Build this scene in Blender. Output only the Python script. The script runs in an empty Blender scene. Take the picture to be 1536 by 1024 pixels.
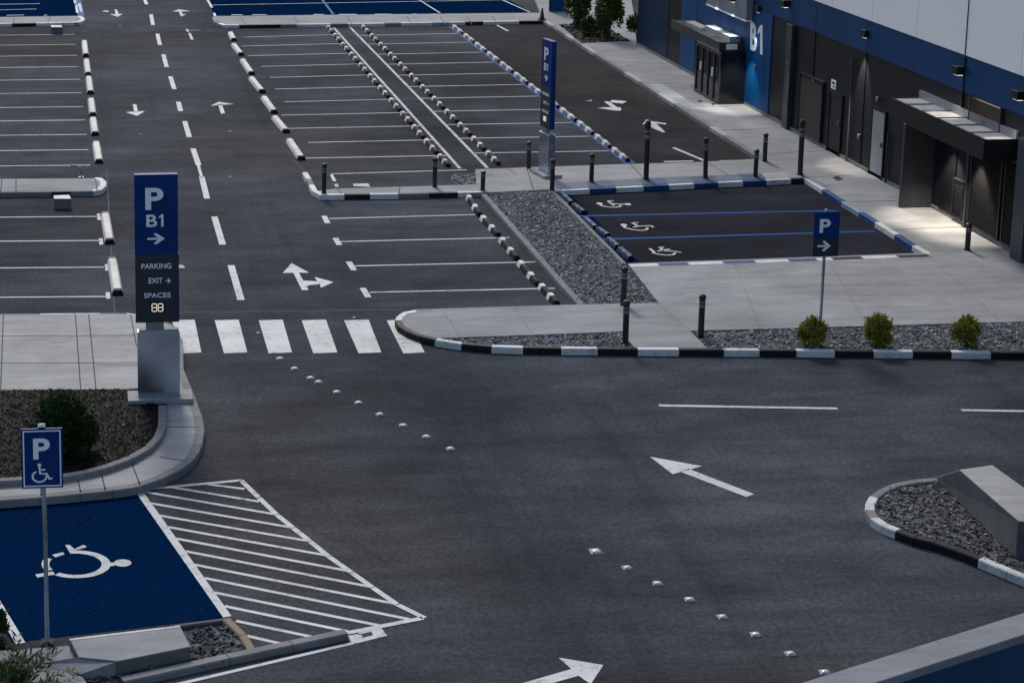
import bpy, math, random
from mathutils import Vector, Matrix
random.seed(7)
R = math.radians
sc = bpy.context.scene
COL = sc.collection
# ------------------------------------------------------------------ camera model (shifted lens)
W, H = 1536.0, 1024.0
F, PX, PY = 2800.0, 353.0, 118.0
VAX, HY = 100.0, -405.0           # vanishing point of the road, horizon row
CAMH = 13.0
Zc = Vector((0, -F, -(PY - HY))).normalized()
Yc = Vector((VAX - PX, HY - PY, F)).normalized()
Xc = Yc.cross(Zc)
CAM = Vector((0, 0, CAMH))
def ray(px, py):
    c = Vector((px - PX, py - PY, F))
    return Vector((c.dot(Xc), c.dot(Yc), c.dot(Zc)))
def P(px, py, z=0.0):
    d = ray(px, py); t = (z - CAMH) / d.z
    return Vector((d.x * t, d.y * t, z))
def atX(px, py, x):
    d = ray(px, py); t = x / d.x
    return Vector((x, d.y * t, CAMH + d.z * t))
def atY(px, py, y):
    d = ray(px, py); t = y / d.y
    return Vector((d.x * t, y, CAMH + d.z * t))
K = 0.14
cam_d = bpy.data.cameras.new('camera'); cam = bpy.data.objects.new('camera', cam_d); COL.objects.link(cam)
cam_d.sensor_width = 36; cam_d.sensor_fit = 'HORIZONTAL'; cam_d.lens = F / W * 36
cam_d.shift_x = (W / 2 - PX) / W; cam_d.shift_y = -(H / 2 - PY) / W
cam_d.clip_end = 2000; cam_d.clip_start = 0.1
def w(c): return Vector((c.dot(Xc), c.dot(Yc), c.dot(Zc)))
ex, ey, ez = w(Vector((1, 0, 0))), w(Vector((0, -1, 0))), w(Vector((0, 0, -1)))
cam.matrix_world = Matrix(((ex.x, ey.x, ez.x, 0), (ex.y, ey.y, ez.y, 0), (ex.z, ey.z, ez.z, CAMH), (0, 0, 0, 1)))
sc.camera = cam
# ------------------------------------------------------------------ materials
def nodes(name):
    m = bpy.data.materials.new(name); m.use_nodes = True
    nt = m.node_tree; b = nt.nodes['Principled BSDF']
    return m, nt, b
def N(nt, t, **kw):
    n = nt.nodes.new(t)
    for k, v in kw.items():
        if k in n.inputs: n.inputs[k].default_value = v
        else: setattr(n, k, v)
    return n
def noise(nt, scale, detail=6, rough=.6, vec=None, stretch=None, obj=False):
    tc = N(nt, 'ShaderNodeTexCoord') if obj else N(nt, 'ShaderNodeNewGeometry')
    src = tc.outputs['Object'] if obj else tc.outputs['Position']
    n = N(nt, 'ShaderNodeTexNoise', Scale=scale, Detail=detail, Roughness=rough)
    if stretch:
        mp = N(nt, 'ShaderNodeMapping'); mp.inputs['Scale'].default_value = stretch
        nt.links.new(src, mp.inputs['Vector']); src = mp.outputs['Vector']
    nt.links.new(src, n.inputs['Vector'])
    return n.outputs['Fac']
def ramp(nt, fac, *stops):
    r = N(nt, 'ShaderNodeValToRGB'); e = r.color_ramp.elements
    while len(e) < len(stops): e.new(.5)
    for i, (p, c) in enumerate(stops):
        e[i].position = p; e[i].color = (c, c, c, 1) if isinstance(c, (int, float)) else (*c, 1)
    nt.links.new(fac, r.inputs['Fac']); return r.outputs['Color']
def mixc(nt, fac, a, b, mode='MIX'):
    m = N(nt, 'ShaderNodeMix', data_type='RGBA', blend_type=mode)
    for s, v in ((m.inputs[0], fac), (m.inputs[6], a), (m.inputs[7], b)):
        if isinstance(v, (int, float)): s.default_value = v
        elif isinstance(v, tuple): s.default_value = (*v, 1)
        else: nt.links.new(v, s)
    return m.outputs[2]
def bump(nt, b, fac, strength, dist=.02):
    n = N(nt, 'ShaderNodeBump', Strength=strength, Distance=dist)
    nt.links.new(fac, n.inputs['Height']); nt.links.new(n.outputs['Normal'], b.inputs['Normal'])
def asphalt(name, base=(.042, .047, .056), warm=(.062, .057, .053), k=1.0):
    m, nt, b = nodes(name)
    big = noise(nt, .11, 5, .62)
    mid = noise(nt, .9, 7, .65, stretch=(.45, 1.6, 1))
    fine = noise(nt, 45, 3, .7)
    wm = noise(nt, .05, 3, .5)
    dk = tuple(c * .62 for c in base); lt = tuple(c * 1.5 for c in base)
    c = ramp(nt, big, (.32, dk), (.68, lt))
    c = mixc(nt, ramp(nt, wm, (.48, 0), (.7, .75)), c, warm)
    c = mixc(nt, 1.0, c, ramp(nt, mid, (.28, .68), (.72, 1.35)), 'MULTIPLY')
    c = mixc(nt, 1.0, c, ramp(nt, fine, (.3, .6), (.7, 1.4)), 'MULTIPLY')
    pt = noise(nt, .4, 7, .68, stretch=(.55, 1, 1))
    c = mixc(nt, 1.0, c, ramp(nt, pt, (.32, .76), (.68, 1.28)), 'MULTIPLY')
    gr = noise(nt, 11, 5, .75)
    c = mixc(nt, 1.0, c, ramp(nt, gr, (.3, .62), (.7, 1.44)), 'MULTIPLY')
    # hairline cracks, only here and there
    wp = N(nt, 'ShaderNodeNewGeometry'); wn = N(nt, 'ShaderNodeTexNoise', Scale=.9, Detail=5); nt.links.new(wp.outputs['Position'], wn.inputs['Vector'])
    wv = mixc(nt, .22, wp.outputs['Position'], wn.outputs['Color'], 'LINEAR_LIGHT')
    vo = N(nt, 'ShaderNodeTexVoronoi', feature='DISTANCE_TO_EDGE', Scale=.17); nt.links.new(wv, vo.inputs['Vector'])
    cr = N(nt, 'ShaderNodeMath', operation='MULTIPLY'); nt.links.new(ramp(nt, vo.outputs['Distance'], (0, 1), (.007, 0)), cr.inputs[0]); nt.links.new(ramp(nt, wm, (.5, 0), (.62, .22)), cr.inputs[1])
    c = mixc(nt, cr.outputs[0], c, tuple(x * .3 for x in base))
    # tyre-worn streaks running along the lanes
    st = noise(nt, 1.0, 4, .6, stretch=(1.3, .05, 1))
    c = mixc(nt, ramp(nt, st, (.56, 0), (.76, .42)), c, tuple(x * .45 for x in base))
    # oil spots and cracks
    sp = noise(nt, .55, 2, .4)
    c = mixc(nt, ramp(nt, sp, (.68, 0), (.78, .35)), c, (.014, .014, .015))
    nt.links.new(c, b.inputs['Base Color'])
    nt.links.new(ramp(nt, mid, (.3, .75), (.7, .95)), b.inputs['Roughness'])
    b.inputs['Specular IOR Level'].default_value = .015
    bump(nt, b, fine, .22, .01)
    return m
def concrete(name, base=(.27, .275, .28), rough=.85, var=1.0):
    m, nt, b = nodes(name)
    big = noise(nt, .35, 7, .65); st = noise(nt, 2.2, 6, .7, stretch=(.4, 1.5, 1)); fine = noise(nt, 60, 3, .7)
    c = ramp(nt, big, (.28, tuple(x * (1 - .3 * var) for x in base)), (.72, tuple(x * (1 + .2 * var) for x in base)))
    c = mixc(nt, 1.0, c, ramp(nt, st, (.25, .72), (.65, 1.1)), 'MULTIPLY')
    c = mixc(nt, 1.0, c, ramp(nt, fine, (.25, .82), (.75, 1.14)), 'MULTIPLY')
    sp = noise(nt, 1.1, 4, .6)
    c = mixc(nt, ramp(nt, sp, (.62, 0), (.78, .5)), c, tuple(x * .45 for x in base))
    nt.links.new(c, b.inputs['Base Color']); b.inputs['Roughness'].default_value = rough
    b.inputs['Specular IOR Level'].default_value = .3
    bump(nt, b, fine, .25, .008)
    return m
def paint(name, base, under=(.035, .037, .042), wear=.35, rough=.6, scale=9, spec=.2):
    m, nt, b = nodes(name)
    f = noise(nt, scale, 9, .75); g = noise(nt, .8, 4, .6)
    ff = noise(nt, 60, 3, .7)
    c = ramp(nt, g, (.3, tuple(x * .74 for x in base)), (.7, base))
    s = N(nt, 'ShaderNodeMath', operation='MULTIPLY'); nt.links.new(f, s.inputs[0])
    nt.links.new(ramp(nt, g, (.3, 1.12), (.7, .92)), s.inputs[1])
    c = mixc(nt, ramp(nt, s.outputs[0], (.62 - wear * .25, 0), (.72, min(1, wear * 2))), c, under)
    c = mixc(nt, 1.0, c, ramp(nt, ff, (.25, .86), (.75, 1.1)), 'MULTIPLY')
    nt.links.new(c, b.inputs['Base Color']); b.inputs['Roughness'].default_value = rough
    b.inputs['Specular IOR Level'].default_value = spec
    bump(nt, b, ff, .2, .006)
    return m
def plain(name, base, rough=.5, metal=0, var=.15, scale=6, spec=.5, bmp=0, stretch=None):
    m, nt, b = nodes(name)
    f = noise(nt, scale, 6, .65, stretch=stretch, obj=True); g = noise(nt, scale * .2, 4, .6, obj=True)
    c = ramp(nt, f, (.3, tuple(x * (1 - var) for x in base)), (.7, tuple(x * (1 + var) for x in base)))
    c = mixc(nt, 1.0, c, ramp(nt, g, (.3, 1 - var), (.7, 1 + var)), 'MULTIPLY')
    nt.links.new(c, b.inputs['Base Color'])
    nt.links.new(ramp(nt, f, (.3, max(.05, rough - .08)), (.7, min(1, rough + .08))), b.inputs['Roughness'])
    b.inputs['Metallic'].default_value = metal; b.inputs['Specular IOR Level'].default_value = spec
    if bmp: bump(nt, b, f, bmp, .01)
    return m
def clad(name, base, pitch=.9, rough=.45, vert=True, var=.12):
    """sheet cladding on the facade: faint panel joints + dirt streaks down the wall"""
    m, nt, b = nodes(name)
    st = noise(nt, 1.0, 6, .65, stretch=(1, 2.2, .18)); fine = noise(nt, 30, 3, .6)
    c = ramp(nt, st, (.3, tuple(x * (1 - var) for x in base)), (.7, tuple(x * (1 + var) for x in base)))
    geo = N(nt, 'ShaderNodeNewGeometry'); sx = N(nt, 'ShaderNodeSeparateXYZ'); nt.links.new(geo.outputs['Position'], sx.inputs[0])
    md = N(nt, 'ShaderNodeMath', operation='PINGPONG'); nt.links.new(sx.outputs['Y' if vert else 'Z'], md.inputs[0]); md.inputs[1].default_value = pitch / 2
    j = ramp(nt, md.outputs[0], (0.0, .45), (.02, 1.0))
    c = mixc(nt, 1.0, c, j, 'MULTIPLY')
    c = mixc(nt, 1.0, c, ramp(nt, fine, (.3, .9), (.7, 1.08)), 'MULTIPLY')
    nt.links.new(c, b.inputs['Base Color']); b.inputs['Roughness'].default_value = rough
    b.inputs['Specular IOR Level'].default_value = .12
    bump(nt, b, st, .06, .02)
    return m
def stones(name, dark, light, warm=None, scale=11):
    m, nt, b = nodes(name)
    f = noise(nt, scale, 2, .5); g = noise(nt, .8, 4, .6)
    wh = N(nt, 'ShaderNodeTexVoronoi', Scale=scale * .8); geo = N(nt, 'ShaderNodeNewGeometry'); nt.links.new(geo.outputs['Position'], wh.inputs['Vector'])
    c = mixc(nt, ramp(nt, f, (.35, 0), (.68, 1)), dark, light)
    sepc = N(nt, 'ShaderNodeSeparateColor'); nt.links.new(wh.outputs['Color'], sepc.inputs[0])
    c = mixc(nt, 1.0, c, ramp(nt, sepc.outputs[0], (.1, .55), (.9, 1.4)), 'MULTIPLY')
    if warm: c = mixc(nt, ramp(nt, g, (.55, 0), (.7, .5)), c, warm)
    nt.links.new(c, b.inputs['Base Color']); b.inputs['Roughness'].default_value = .8; b.inputs['Specular IOR Level'].default_value = .12
    bump(nt, b, f, .4, .02)
    return m
def leaf(name, dark, light, tip=None):
    m, nt, b = nodes(name)
    f = noise(nt, 5, 4, .6); g = noise(nt, 40, 2, .5)
    c = ramp(nt, f, (.32, dark), (.66, light))
    c = mixc(nt, 1.0, c, ramp(nt, g, (.3, .55), (.7, 1.5)), 'MULTIPLY')
    if tip: c = mixc(nt, ramp(nt, g, (.5, 0), (.72, .7)), c, tip)
    nt.links.new(c, b.inputs['Base Color']); b.inputs['Roughness'].default_value = .6
    b.inputs['Specular IOR Level'].default_value = .08
    return m
def glow(name, col, s):
    m, nt, b = nodes(name); b.inputs['Base Color'].default_value = (*col, 1)
    b.inputs['Emission Color'].default_value = (*col, 1); b.inputs['Emission Strength'].default_value = s
    return m
M = dict(
    asphalt=asphalt('asphalt'),
    bay=asphalt('bay asphalt', (.016, .018, .025), (.02, .02, .024)),
    lane=asphalt('side lane asphalt', (.026, .026, .029), (.042, .036, .031)),
    white=paint('road white', (.57, .58, .59), wear=.36, scale=7), whitelo=paint('worn line white', (.5, .51, .52), wear=.5, scale=4),
    blue=paint('bay blue', (.0008, .0135, .052), under=(.02, .034, .08), wear=.3, rough=.9, scale=14, spec=.0), blueline=paint('blue line', (.006, .095, .3), wear=.35, spec=.05),
    bandA=paint('faded blue band', (.075, .12, .19), under=(.16, .17, .18), wear=.4, scale=5), bandB=paint('deep blue band', (.02, .06, .15), under=(.1, .12, .15), wear=.4, scale=5),
    conc=concrete('pavement concrete', (.26, .27, .28)), conclight=concrete('light concrete', (.32, .325, .325)), concdark=concrete('grey concrete', (.13, .134, .14)),  # concdark also serves as the shade colour on the concrete block sides
    joint=plain('joint', (.05, .05, .052), .9), tan=concrete('tan kerbstone', (.25, .19, .14)),
    kw=paint('kerb white', (.68, .69, .69), under=(.2, .2, .195), wear=.4, scale=7), kb=paint('kerb black', (.012, .012, .014), under=(.06, .06, .06), wear=.28, scale=7),
    kg=concrete('kerb grey', (.19, .193, .2)), kblue=paint('kerb blue', (.004, .055, .2), under=(.09, .13, .2), wear=.4, scale=7), kpale=paint('kerb pale blue', (.3, .38, .5), under=(.08, .14, .26), wear=.35, scale=5),
    wall=clad('charcoal cladding', (.0105, .0125, .019), 1.35), band=clad('blue cladding', (.0008, .04, .13), 2.9, .6, var=.18), upper=clad('pale cladding', (.84, .84, .84), 2.9, .6, var=.025),
    bluep=clad('blue wall panel', (.001, .055, .18), 1.1, .5, var=.15), navy=clad('navy wall panel', (.002, .022, .062), 1.3, .4), slatep=clad('slate panel', (.05, .062, .078), 1.4, .4), steelp=clad('grey steel panel', (.2, .23, .26), 1.4, .35),
    dark=plain('dark metal', (.013, .014, .018), .45, .3, spec=.2), dark2=plain('door metal', (.007, .008, .01), .4, .2, spec=.2), greydoor=plain('grey door', (.26, .27, .29), .5, .0, .1, 2),
    fin=plain('brushed dark panel', (.042, .046, .052), .4, .4, .25, 3, stretch=(6, 6, .5)),
    canopytop=plain('canopy sheet', (.3, .31, .33), .5, .1, .2, 2), louv=plain('louvre metal', (.02, .021, .024), .5, .3, spec=.2), louvb=plain('bronze louvre', (.05, .042, .034), .5, .4, spec=.2),
    soil=stones('bark soil', (.003, .003, .0032), (.01, .01, .0105), scale=9), soilchip=stones('bark chips', (.0025, .0025, .0027), (.0115, .0112, .0115), scale=14),
    gravel=stones('grey gravel', (.07, .075, .082), (.4, .42, .44), (.22, .21, .17), 12), gravelbase=stones('gravel bed', (.03, .032, .034), (.1, .104, .11), scale=9),
    slate=stones('slate chips', (.02, .022, .026), (.13, .135, .145), None, 11), warmgravel=stones('slate gravel', (.035, .035, .035), (.25, .245, .235), (.1, .09, .07), 12),
    sblue=plain('sign blue', (.0015, .03, .17), .45, 0, .1, 2, spec=.2), sdark=plain('sign slate', (.016, .028, .042), .42, 0, .12, 2), swhite=plain('sign white', (.88, .89, .92), .5, 0, .04),
    steel=plain('brushed steel', (.56, .62, .72), .24, .95, .07, 1.2), galv=plain('galvanised post', (.24, .26, .29), .45, .6, .15, 8),
    glassd=plain('dark glass', (.008, .009, .011), .12, 0, .1, 2),
    black=plain('bollard black', (.012, .012, .014), .42), band2=plain('bollard band', (.16, .165, .17), .5), rubber=plain('black rubber', (.005, .005, .006), .7, bmp=.2, spec=.15), kw2=paint('faded kerb paint', (.4, .4, .4), under=(.19, .19, .19), wear=.5, scale=5),
    stopw=paint('stop white', (.66, .65, .62), under=(.25, .24, .22), wear=.3, scale=7), stopb=plain('stop blue', (.008, .03, .09), .5, 0, .3, 8),
    lens=plain('stud reflector', (.42, .44, .46), .25, .5, .1), studm=plain('stud body', (.16, .165, .175), .5, .4),
    led=glow('display digits', (1.0, .9, .78), .5), lamp=glow('lamp lens', (1.0, .9, .78), 1.3), screen=plain('display black', (.006, .006, .006), .25),
    leafy=leaf('yellow green leaves', (.07, .085, .018), (.3, .29, .05), (.65, .55, .08)), leafd=leaf('dark leaves', (.012, .028, .01), (.045, .08, .022)), leafm=leaf('mid leaves', (.028, .045, .012), (.13, .15, .04)),
    bark=plain('bark', (.04, .03, .022), .9, 0, .3, 10), coping=concrete('coping', (.2, .212, .23)), parblue=plain('parapet blue', (.01, .05, .13), .5, 0, .15, 1),
)
# ------------------------------------------------------------------ mesh builder
class MB:
    def __init__(s): s.v = []; s.f = []; s.m = []
    def face(s, pts, mi=0):
        i = len(s.v); s.v += [tuple(p) for p in pts]; s.f.append(tuple(range(i, i + len(pts)))); s.m.append(mi)
    def poly(s, pts, z, mi=0):
        s.face([(p[0], p[1], z) for p in ccw(pts)], mi)
    def prism(s, pts, z0, z1, top=0, side=None, bottom=False):
        pts = ccw(pts); n = len(pts); i = len(s.v); side = top if side is None else side
        s.v += [(p[0], p[1], z0) for p in pts] + [(p[0], p[1], z1) for p in pts]
        s.f.append(tuple(range(i + n, i + 2 * n))); s.m.append(top)
        if bottom: s.f.append(tuple(range(i + n - 1, i - 1, -1))); s.m.append(side)
        for k in range(n):
            q = (k + 1) % n; s.f.append((i + k, i + q, i + n + q, i + n + k)); s.m.append(side)
    def box(s, x0, x1, y0, y1, z0, z1, mi=0, top=None):
        s.prism([(x0, y0), (x1, y0), (x1, y1), (x0, y1)], z0, z1, mi if top is None else top, mi, True)
    def hexa(s, b, t, mi=0, top=None):
        """8 corner solid: b bottom ring, t top ring (both counter-clockwise)"""
        i = len(s.v); s.v += [tuple(p) for p in b] + [tuple(p) for p in t]; n = len(b)
        s.f.append(tuple(range(i + n, i + 2 * n))); s.m.append(mi if top is None else top)
        s.f.append(tuple(range(i + n - 1, i - 1, -1))); s.m.append(mi)
        for k in range(n):
            q = (k + 1) % n; s.f.append((i + k, i + q, i + n + q, i + n + k)); s.m.append(mi)
    def lathe(s, prof, n=16, c=(0, 0), mi=0):
        i = len(s.v)
        for r, z in prof:
            for k in range(n):
                a = 2 * math.pi * k / n; s.v.append((c[0] + r * math.cos(a), c[1] + r * math.sin(a), z))
        for j in range(len(prof) - 1):
            for k in range(n):
                q = (k + 1) % n; s.f.append((i + j * n + k, i + j * n + q, i + (j + 1) * n + q, i + (j + 1) * n + k)); s.m.append(mi)
        s.f.append(tuple(i + (len(prof) - 1) * n + k for k in range(n))); s.m.append(mi)
    def tube(s, pts, rad, n=8, mi=0):
        pts = [Vector(p) for p in pts]; i0 = len(s.v)
        for j, p in enumerate(pts):
            d = (pts[min(j + 1, len(pts) - 1)] - pts[max(j - 1, 0)]).normalized()
            a = d.cross(Vector((0, 0, 1)) if abs(d.z) < .9 else Vector((1, 0, 0))).normalized(); b = d.cross(a)
            rr = rad[j] if isinstance(rad, (list, tuple)) else rad
            for k in range(n):
                t = 2 * math.pi * k / n; s.v.append(tuple(p + a * rr * math.cos(t) + b * rr * math.sin(t)))
        for j in range(len(pts) - 1):
            for k in range(n):
                q = (k + 1) % n; s.f.append((i0 + j * n + k, i0 + j * n + q, i0 + (j + 1) * n + q, i0 + (j + 1) * n + k)); s.m.append(mi)
        s.f.append(tuple(i0 + k for k in range(n))); s.m.append(mi)
        s.f.append(tuple(i0 + (len(pts) - 1) * n + k for k in range(n))); s.m.append(mi)
    def build(s, name, mats, parent=None, kind=None, smooth=False, bevel=0):
        me = bpy.data.meshes.new(name)
        o0 = parent['_o'] if parent is not None else None
        vs = s.v if o0 is None else [(a - o0[0], b - o0[1], c - o0[2]) for a, b, c in s.v]
        me.from_pydata(vs, [], s.f)
        for m in (mats if isinstance(mats, (list, tuple)) else [mats]): me.materials.append(M[m] if isinstance(m, str) else m)
        me.polygons.foreach_set('material_index', s.m)
        if smooth: me.polygons.foreach_set('use_smooth', [True] * len(s.f))
        me.update()
        o = bpy.data.objects.new(name, me); COL.objects.link(o)
        if parent is not None: o.parent = parent; o['_o'] = list(o0)
        if kind: o['kind'] = kind
        if bevel:
            b = o.modifiers.new('bevel', 'BEVEL'); b.width = bevel; b.segments = 2; b.limit_method = 'ANGLE'
        return o
def ccw(pts):
    a = sum(pts[i][0] * pts[(i + 1) % len(pts)][1] - pts[(i + 1) % len(pts)][0] * pts[i][1] for i in range(len(pts)))
    return list(pts) if a > 0 else list(reversed(pts))
def tag(o, label, cat, group=None):
    o['label'] = label; o['category'] = cat
    if group: o['group'] = group
    return o
def thing(name, label, cat, loc=(0, 0, 0), group=None, origin=None):
    o = bpy.data.objects.new(name, None); COL.objects.link(o); o.location = loc; o.empty_display_size = .2
    o['_o'] = list(loc if origin is None else origin)
    return tag(o, label, cat, group)
def copy_tree(o, parent=None):
    c = o.copy(); COL.objects.link(c)
    if parent is not None: c.parent = parent
    for ch in list(o.children): copy_tree(ch, c)
    return c
PP = lambda pts, z=0.0: [P(x, y, z) for x, y in pts]
def glyphs(s, bold=.0):
    cu = bpy.data.curves.new('t', 'FONT'); cu.body = s; cu.offset = bold; cu.resolution_u = 6; cu.align_x = 'LEFT'
    o = bpy.data.objects.new('t', cu); COL.objects.link(o)
    me = bpy.data.meshes.new_from_object(o.evaluated_get(bpy.context.evaluated_depsgraph_get()))
    v = [tuple(p.co) for p in me.vertices]; f = [tuple(p.vertices) for p in me.polygons]
    bpy.data.objects.remove(o); bpy.data.curves.remove(cu); bpy.data.meshes.remove(me)
    x0 = min(p[0] for p in v); x1 = max(p[0] for p in v); y0 = min(p[1] for p in v); y1 = max(p[1] for p in v)
    return [((p[0] - x0) / (x1 - x0), (p[1] - y0) / (y1 - y0)) for p in v], f
def shape(mb, pts2, faces, fn, th=.006):
    """lettering / symbol: flat faces fn(u,v,0), given th thickness"""
    i = len(mb.v); n = len(pts2)
    mb.v += [tuple(fn(u, v, th)) for u, v in pts2] + [tuple(fn(u, v, 0)) for u, v in pts2]
    edges = {}
    for f in faces:
        mb.f.append(tuple(i + k for k in f)); mb.m.append(0)
        for a, b in zip(f, f[1:] + f[:1]): edges[(a, b)] = 1
    for (a, b) in edges:
        if (b, a) not in edges: mb.f.append((i + b, i + a, i + n + a, i + n + b)); mb.m.append(0)
def one():
    return [(.5, 0), (1, 0), (1, 1), (.56, 1), (0, .84), (0, .68), (.5, .8)], [(0, 1, 2, 3, 6), (3, 4, 5, 6)]
def level_code(bold):
    v, f = glyphs('B', bold); o, g = one()
    return merge(([(a * .64, b) for a, b in v], f), ([(.74 + a * .26, b) for a, b in o], g))
def arrow_shape():
    p = [(0, .42), (.62, .42), (.36, .1), (.5, 0), (1, .5), (.5, 1), (.36, .9), (.62, .58), (0, .58)]
    return p, [(0, 1, 7, 8), (1, 2, 3, 4), (1, 4, 7), (4, 5, 6, 7)]
def stroke(path, wd):
    """polyline -> strip verts/faces in 2-D"""
    v = []; f = []
    for j, p in enumerate(path):
        a = Vector(path[max(j - 1, 0)]); b = Vector(path[min(j + 1, len(path) - 1)]); d = (b - a).normalized(); n = Vector((-d.y, d.x)) * wd / 2
        v += [(p[0] + n.x, p[1] + n.y), (p[0] - n.x, p[1] - n.y)]
    for j in range(len(path) - 1): f.append((2 * j, 2 * j + 1, 2 * j + 3, 2 * j + 2))
    return v, f
def merge(*shapes):
    v = []; f = []
    for a, b in shapes:
        i = len(v); v += a; f += [tuple(i + k for k in q) for q in b]
    return v, f
def wheelchair():
    arc = [(.42 + .3 * math.cos(R(a)), .3 + .3 * math.sin(R(a))) for a in range(118, 372, 12)]
    head = ([(.42 + .085 * math.cos(R(a)), .93 + .085 * math.sin(R(a))) for a in range(0, 360, 24)], [tuple(range(15))])
    return merge(stroke(arc, .085), head, stroke([(.42, .85), (.45, .45), (.72, .45), (.86, .14), (.98, .19)], .095), stroke([(.44, .66), (.68, .66)], .08))
def strip(mb, a, b, wd, z, mi=0):
    a, b = Vector(a[:2]), Vector(b[:2]); d = (b - a).normalized(); n = Vector((-d.y, d.x)) * wd / 2
    mb.poly([a + n, b + n, b - n, a - n], z, mi)
def pstrip(mb, p, q, wd, z=.004, mi=0): strip(mb, P(*p), P(*q), wd, z, mi)
def S(name, mb, mats): return mb.build(name, mats, None, 'structure')
ORD = ['first', 'second', 'third', 'fourth', 'fifth', 'sixth', 'seventh', 'eighth', 'ninth', 'tenth', 'eleventh', 'twelfth', 'thirteenth']

# ------------------------------------------------------------------ GROUND
m = MB(); m.poly([(-250, -60), (250, -60), (250, 400), (-250, 400)], 0); S('asphalt_ground', m, 'asphalt')
m = MB(); m.poly(PP([(676, 37), (813, 33), (1140, 243), (946, 246)]), .003); S('side_lane', m, 'lane')
# blue bays far away, blue bay near
m = MB(); m.poly(PP([(302, -30), (321, 24), (797, 19), (745, -10), (715, -30)]), .004); m.poly(PP([(-120, -30), (117, -30), (121, 24), (-120, 26)]), .004)
m.poly(PP([(-220, 762), (206, 733), (341, 926), (-20, 968), (-240, 985)]), .004)
m.poly(PP([(832, 287), (850, 287), (962, 397), (938, 397)]), .004)
S('blue_bay_paint', m, 'blue')
m = MB(); m.poly(PP([(846, 287), (1207, 270), (1390, 383), (955, 396)]), .003); S('bay_asphalt', m, 'bay')
# bay lines
m = MB(); LW = .072
for y in (53, 68, 84.5, 101.5, 120.5, 140.5, 161.5, 181.5, 203, 226, 249): pstrip(m, (-60, y + .9), (112 + (y - 53) * .12, y - 1.2), LW)
for y in (326, 362, 402, 446): pstrip(m, (-80, y + .6), (148 + (y - 326) * .1, y - 1.2), LW)
diagA = lambda y: 500 + (y - 40) * .892     # walkway lines
diagB = lambda y: 525 + (y - 40) * .976
stopA = lambda y: 490 + (y - 40) * .862
stopB = lambda y: 543 + (y - 40) * .985
stopC = lambda y: 676 + (y - 38) * 1.297
yB2 = (55, 68.5, 83, 99, 115.5, 133, 152, 172, 192, 213, 236.5)
xl2 = (366, 362, 372, 392, 405, 412, 427, 422, 430, 462, 452)
for x, y in zip(xl2, yB2): pstrip(m, (x, y + 1), (diagA(y - 3), y - 3), LW)
yB3 = (53, 66, 81, 96, 112.5, 129.5, 147, 166.5, 186.5, 207, 229)
for y in yB3: pstrip(m, (diagB(y), y + .8), (stopC(y - 2.5) - 3, y - 2.5), LW)
pstrip(m, (497, 261), (700, 255), LW); pstrip(m, (497, 262), (502, 272), .1)
for y, x0, x1 in ((328, 494, 716), (362.5, 511, 764), (399, 532, 803), (438.5, 555, 832)): pstrip(m, (x0, y), (x1, y - 6), LW)
for a, b in (((486, 324), (491.5, 335)), ((503, 357), (509, 367.5)), ((523, 392.5), (531, 405.5)), ((544, 432), (552.5, 446))): pstrip(m, a, b, .15)
for x, y in ((148, 325), (151, 362), (160, 401), (161.5, 443)): pstrip(m, (x, y - 4.5), (x + 1, y + 5), .1)
S('parking_lines', m, 'white')
m = MB(); pstrip(m, (499, 40), (690, 253), .1); pstrip(m, (524, 40), (731, 252), .1); S('walkway_lines', m, 'whitelo')
m = MB()
for a, b in (((835, 325), (1255, 316)), ((872, 360), (1312, 347))): pstrip(m, a, b, .12, .006)
pstrip(m, (678, 40), (945, 245), .34, .006); pstrip(m, (113, -20), (122, 26), .3, .009); pstrip(m, (468, -20), (500, 22), .12, .009)
S('blue_bay_lines', m, 'blueline')
m = MB()
for a, b in (((318, 8), (775, 0)), ((622, -4), (660, 20)), ((735, -8), (795, 19)), ((-60, 8), (60, 6)), ((-60, 17), (55, 14))): pstrip(m, a, b, .08, .008)
for a in ((10, 36), (66, 71)): pstrip(m, (a[0], 23.5), (a[1], 23), .12, .008)
for a in ((347, 364), (378, 400), (470, 486), (508, 535), (562, 587), (619, 625), (650, 657), (671, 690), (704, 711), (724, 746), (777, 799)): pstrip(m, (a[0], 24.3 - a[0] * .0042), (a[1], 24.3 - a[1] * .0042), .16, .008)
for a, b in (((311, 0), (318, 12)), ((321, 20), (325, 32)), ((110, -8), (113, 6)), ((119, 6), (122, 18)), ((114.5, 8), (116, 20)), ((735, 33), (762, 47)), ((1010, 222), (1060, 243)), ((996, 243), (1040, 242)), ((1080, 242), (1112, 241))): pstrip(m, a, b, .12, .011)
S('far_bay_lines', m, 'white')
m = MB(); bx = [835, 885, 925, 966, 1004, 1042, 1078, 1115, 1150, 1187, 1205]
for i in range(10):
    y0, y1 = 283.5 - (bx[i] - 835) * .0465, 283.5 - (bx[i + 1] - 835) * .0465
    if i == 8: mi = 2
    elif i == 9: continue
    else: mi = (0, 1, 0, 1, 0, 1, 0, 1)[i]
    m.poly([P(bx[i], y0, K), P(bx[i + 1], y1, K), P(bx[i + 1] - 9, y1 - 9, K), P(bx[i] - 9, y0 - 9, K)], K + .0045, mi)
S('painted_kerb_band', m, ['bandA', 'bandB', 'conclight'])
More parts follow.
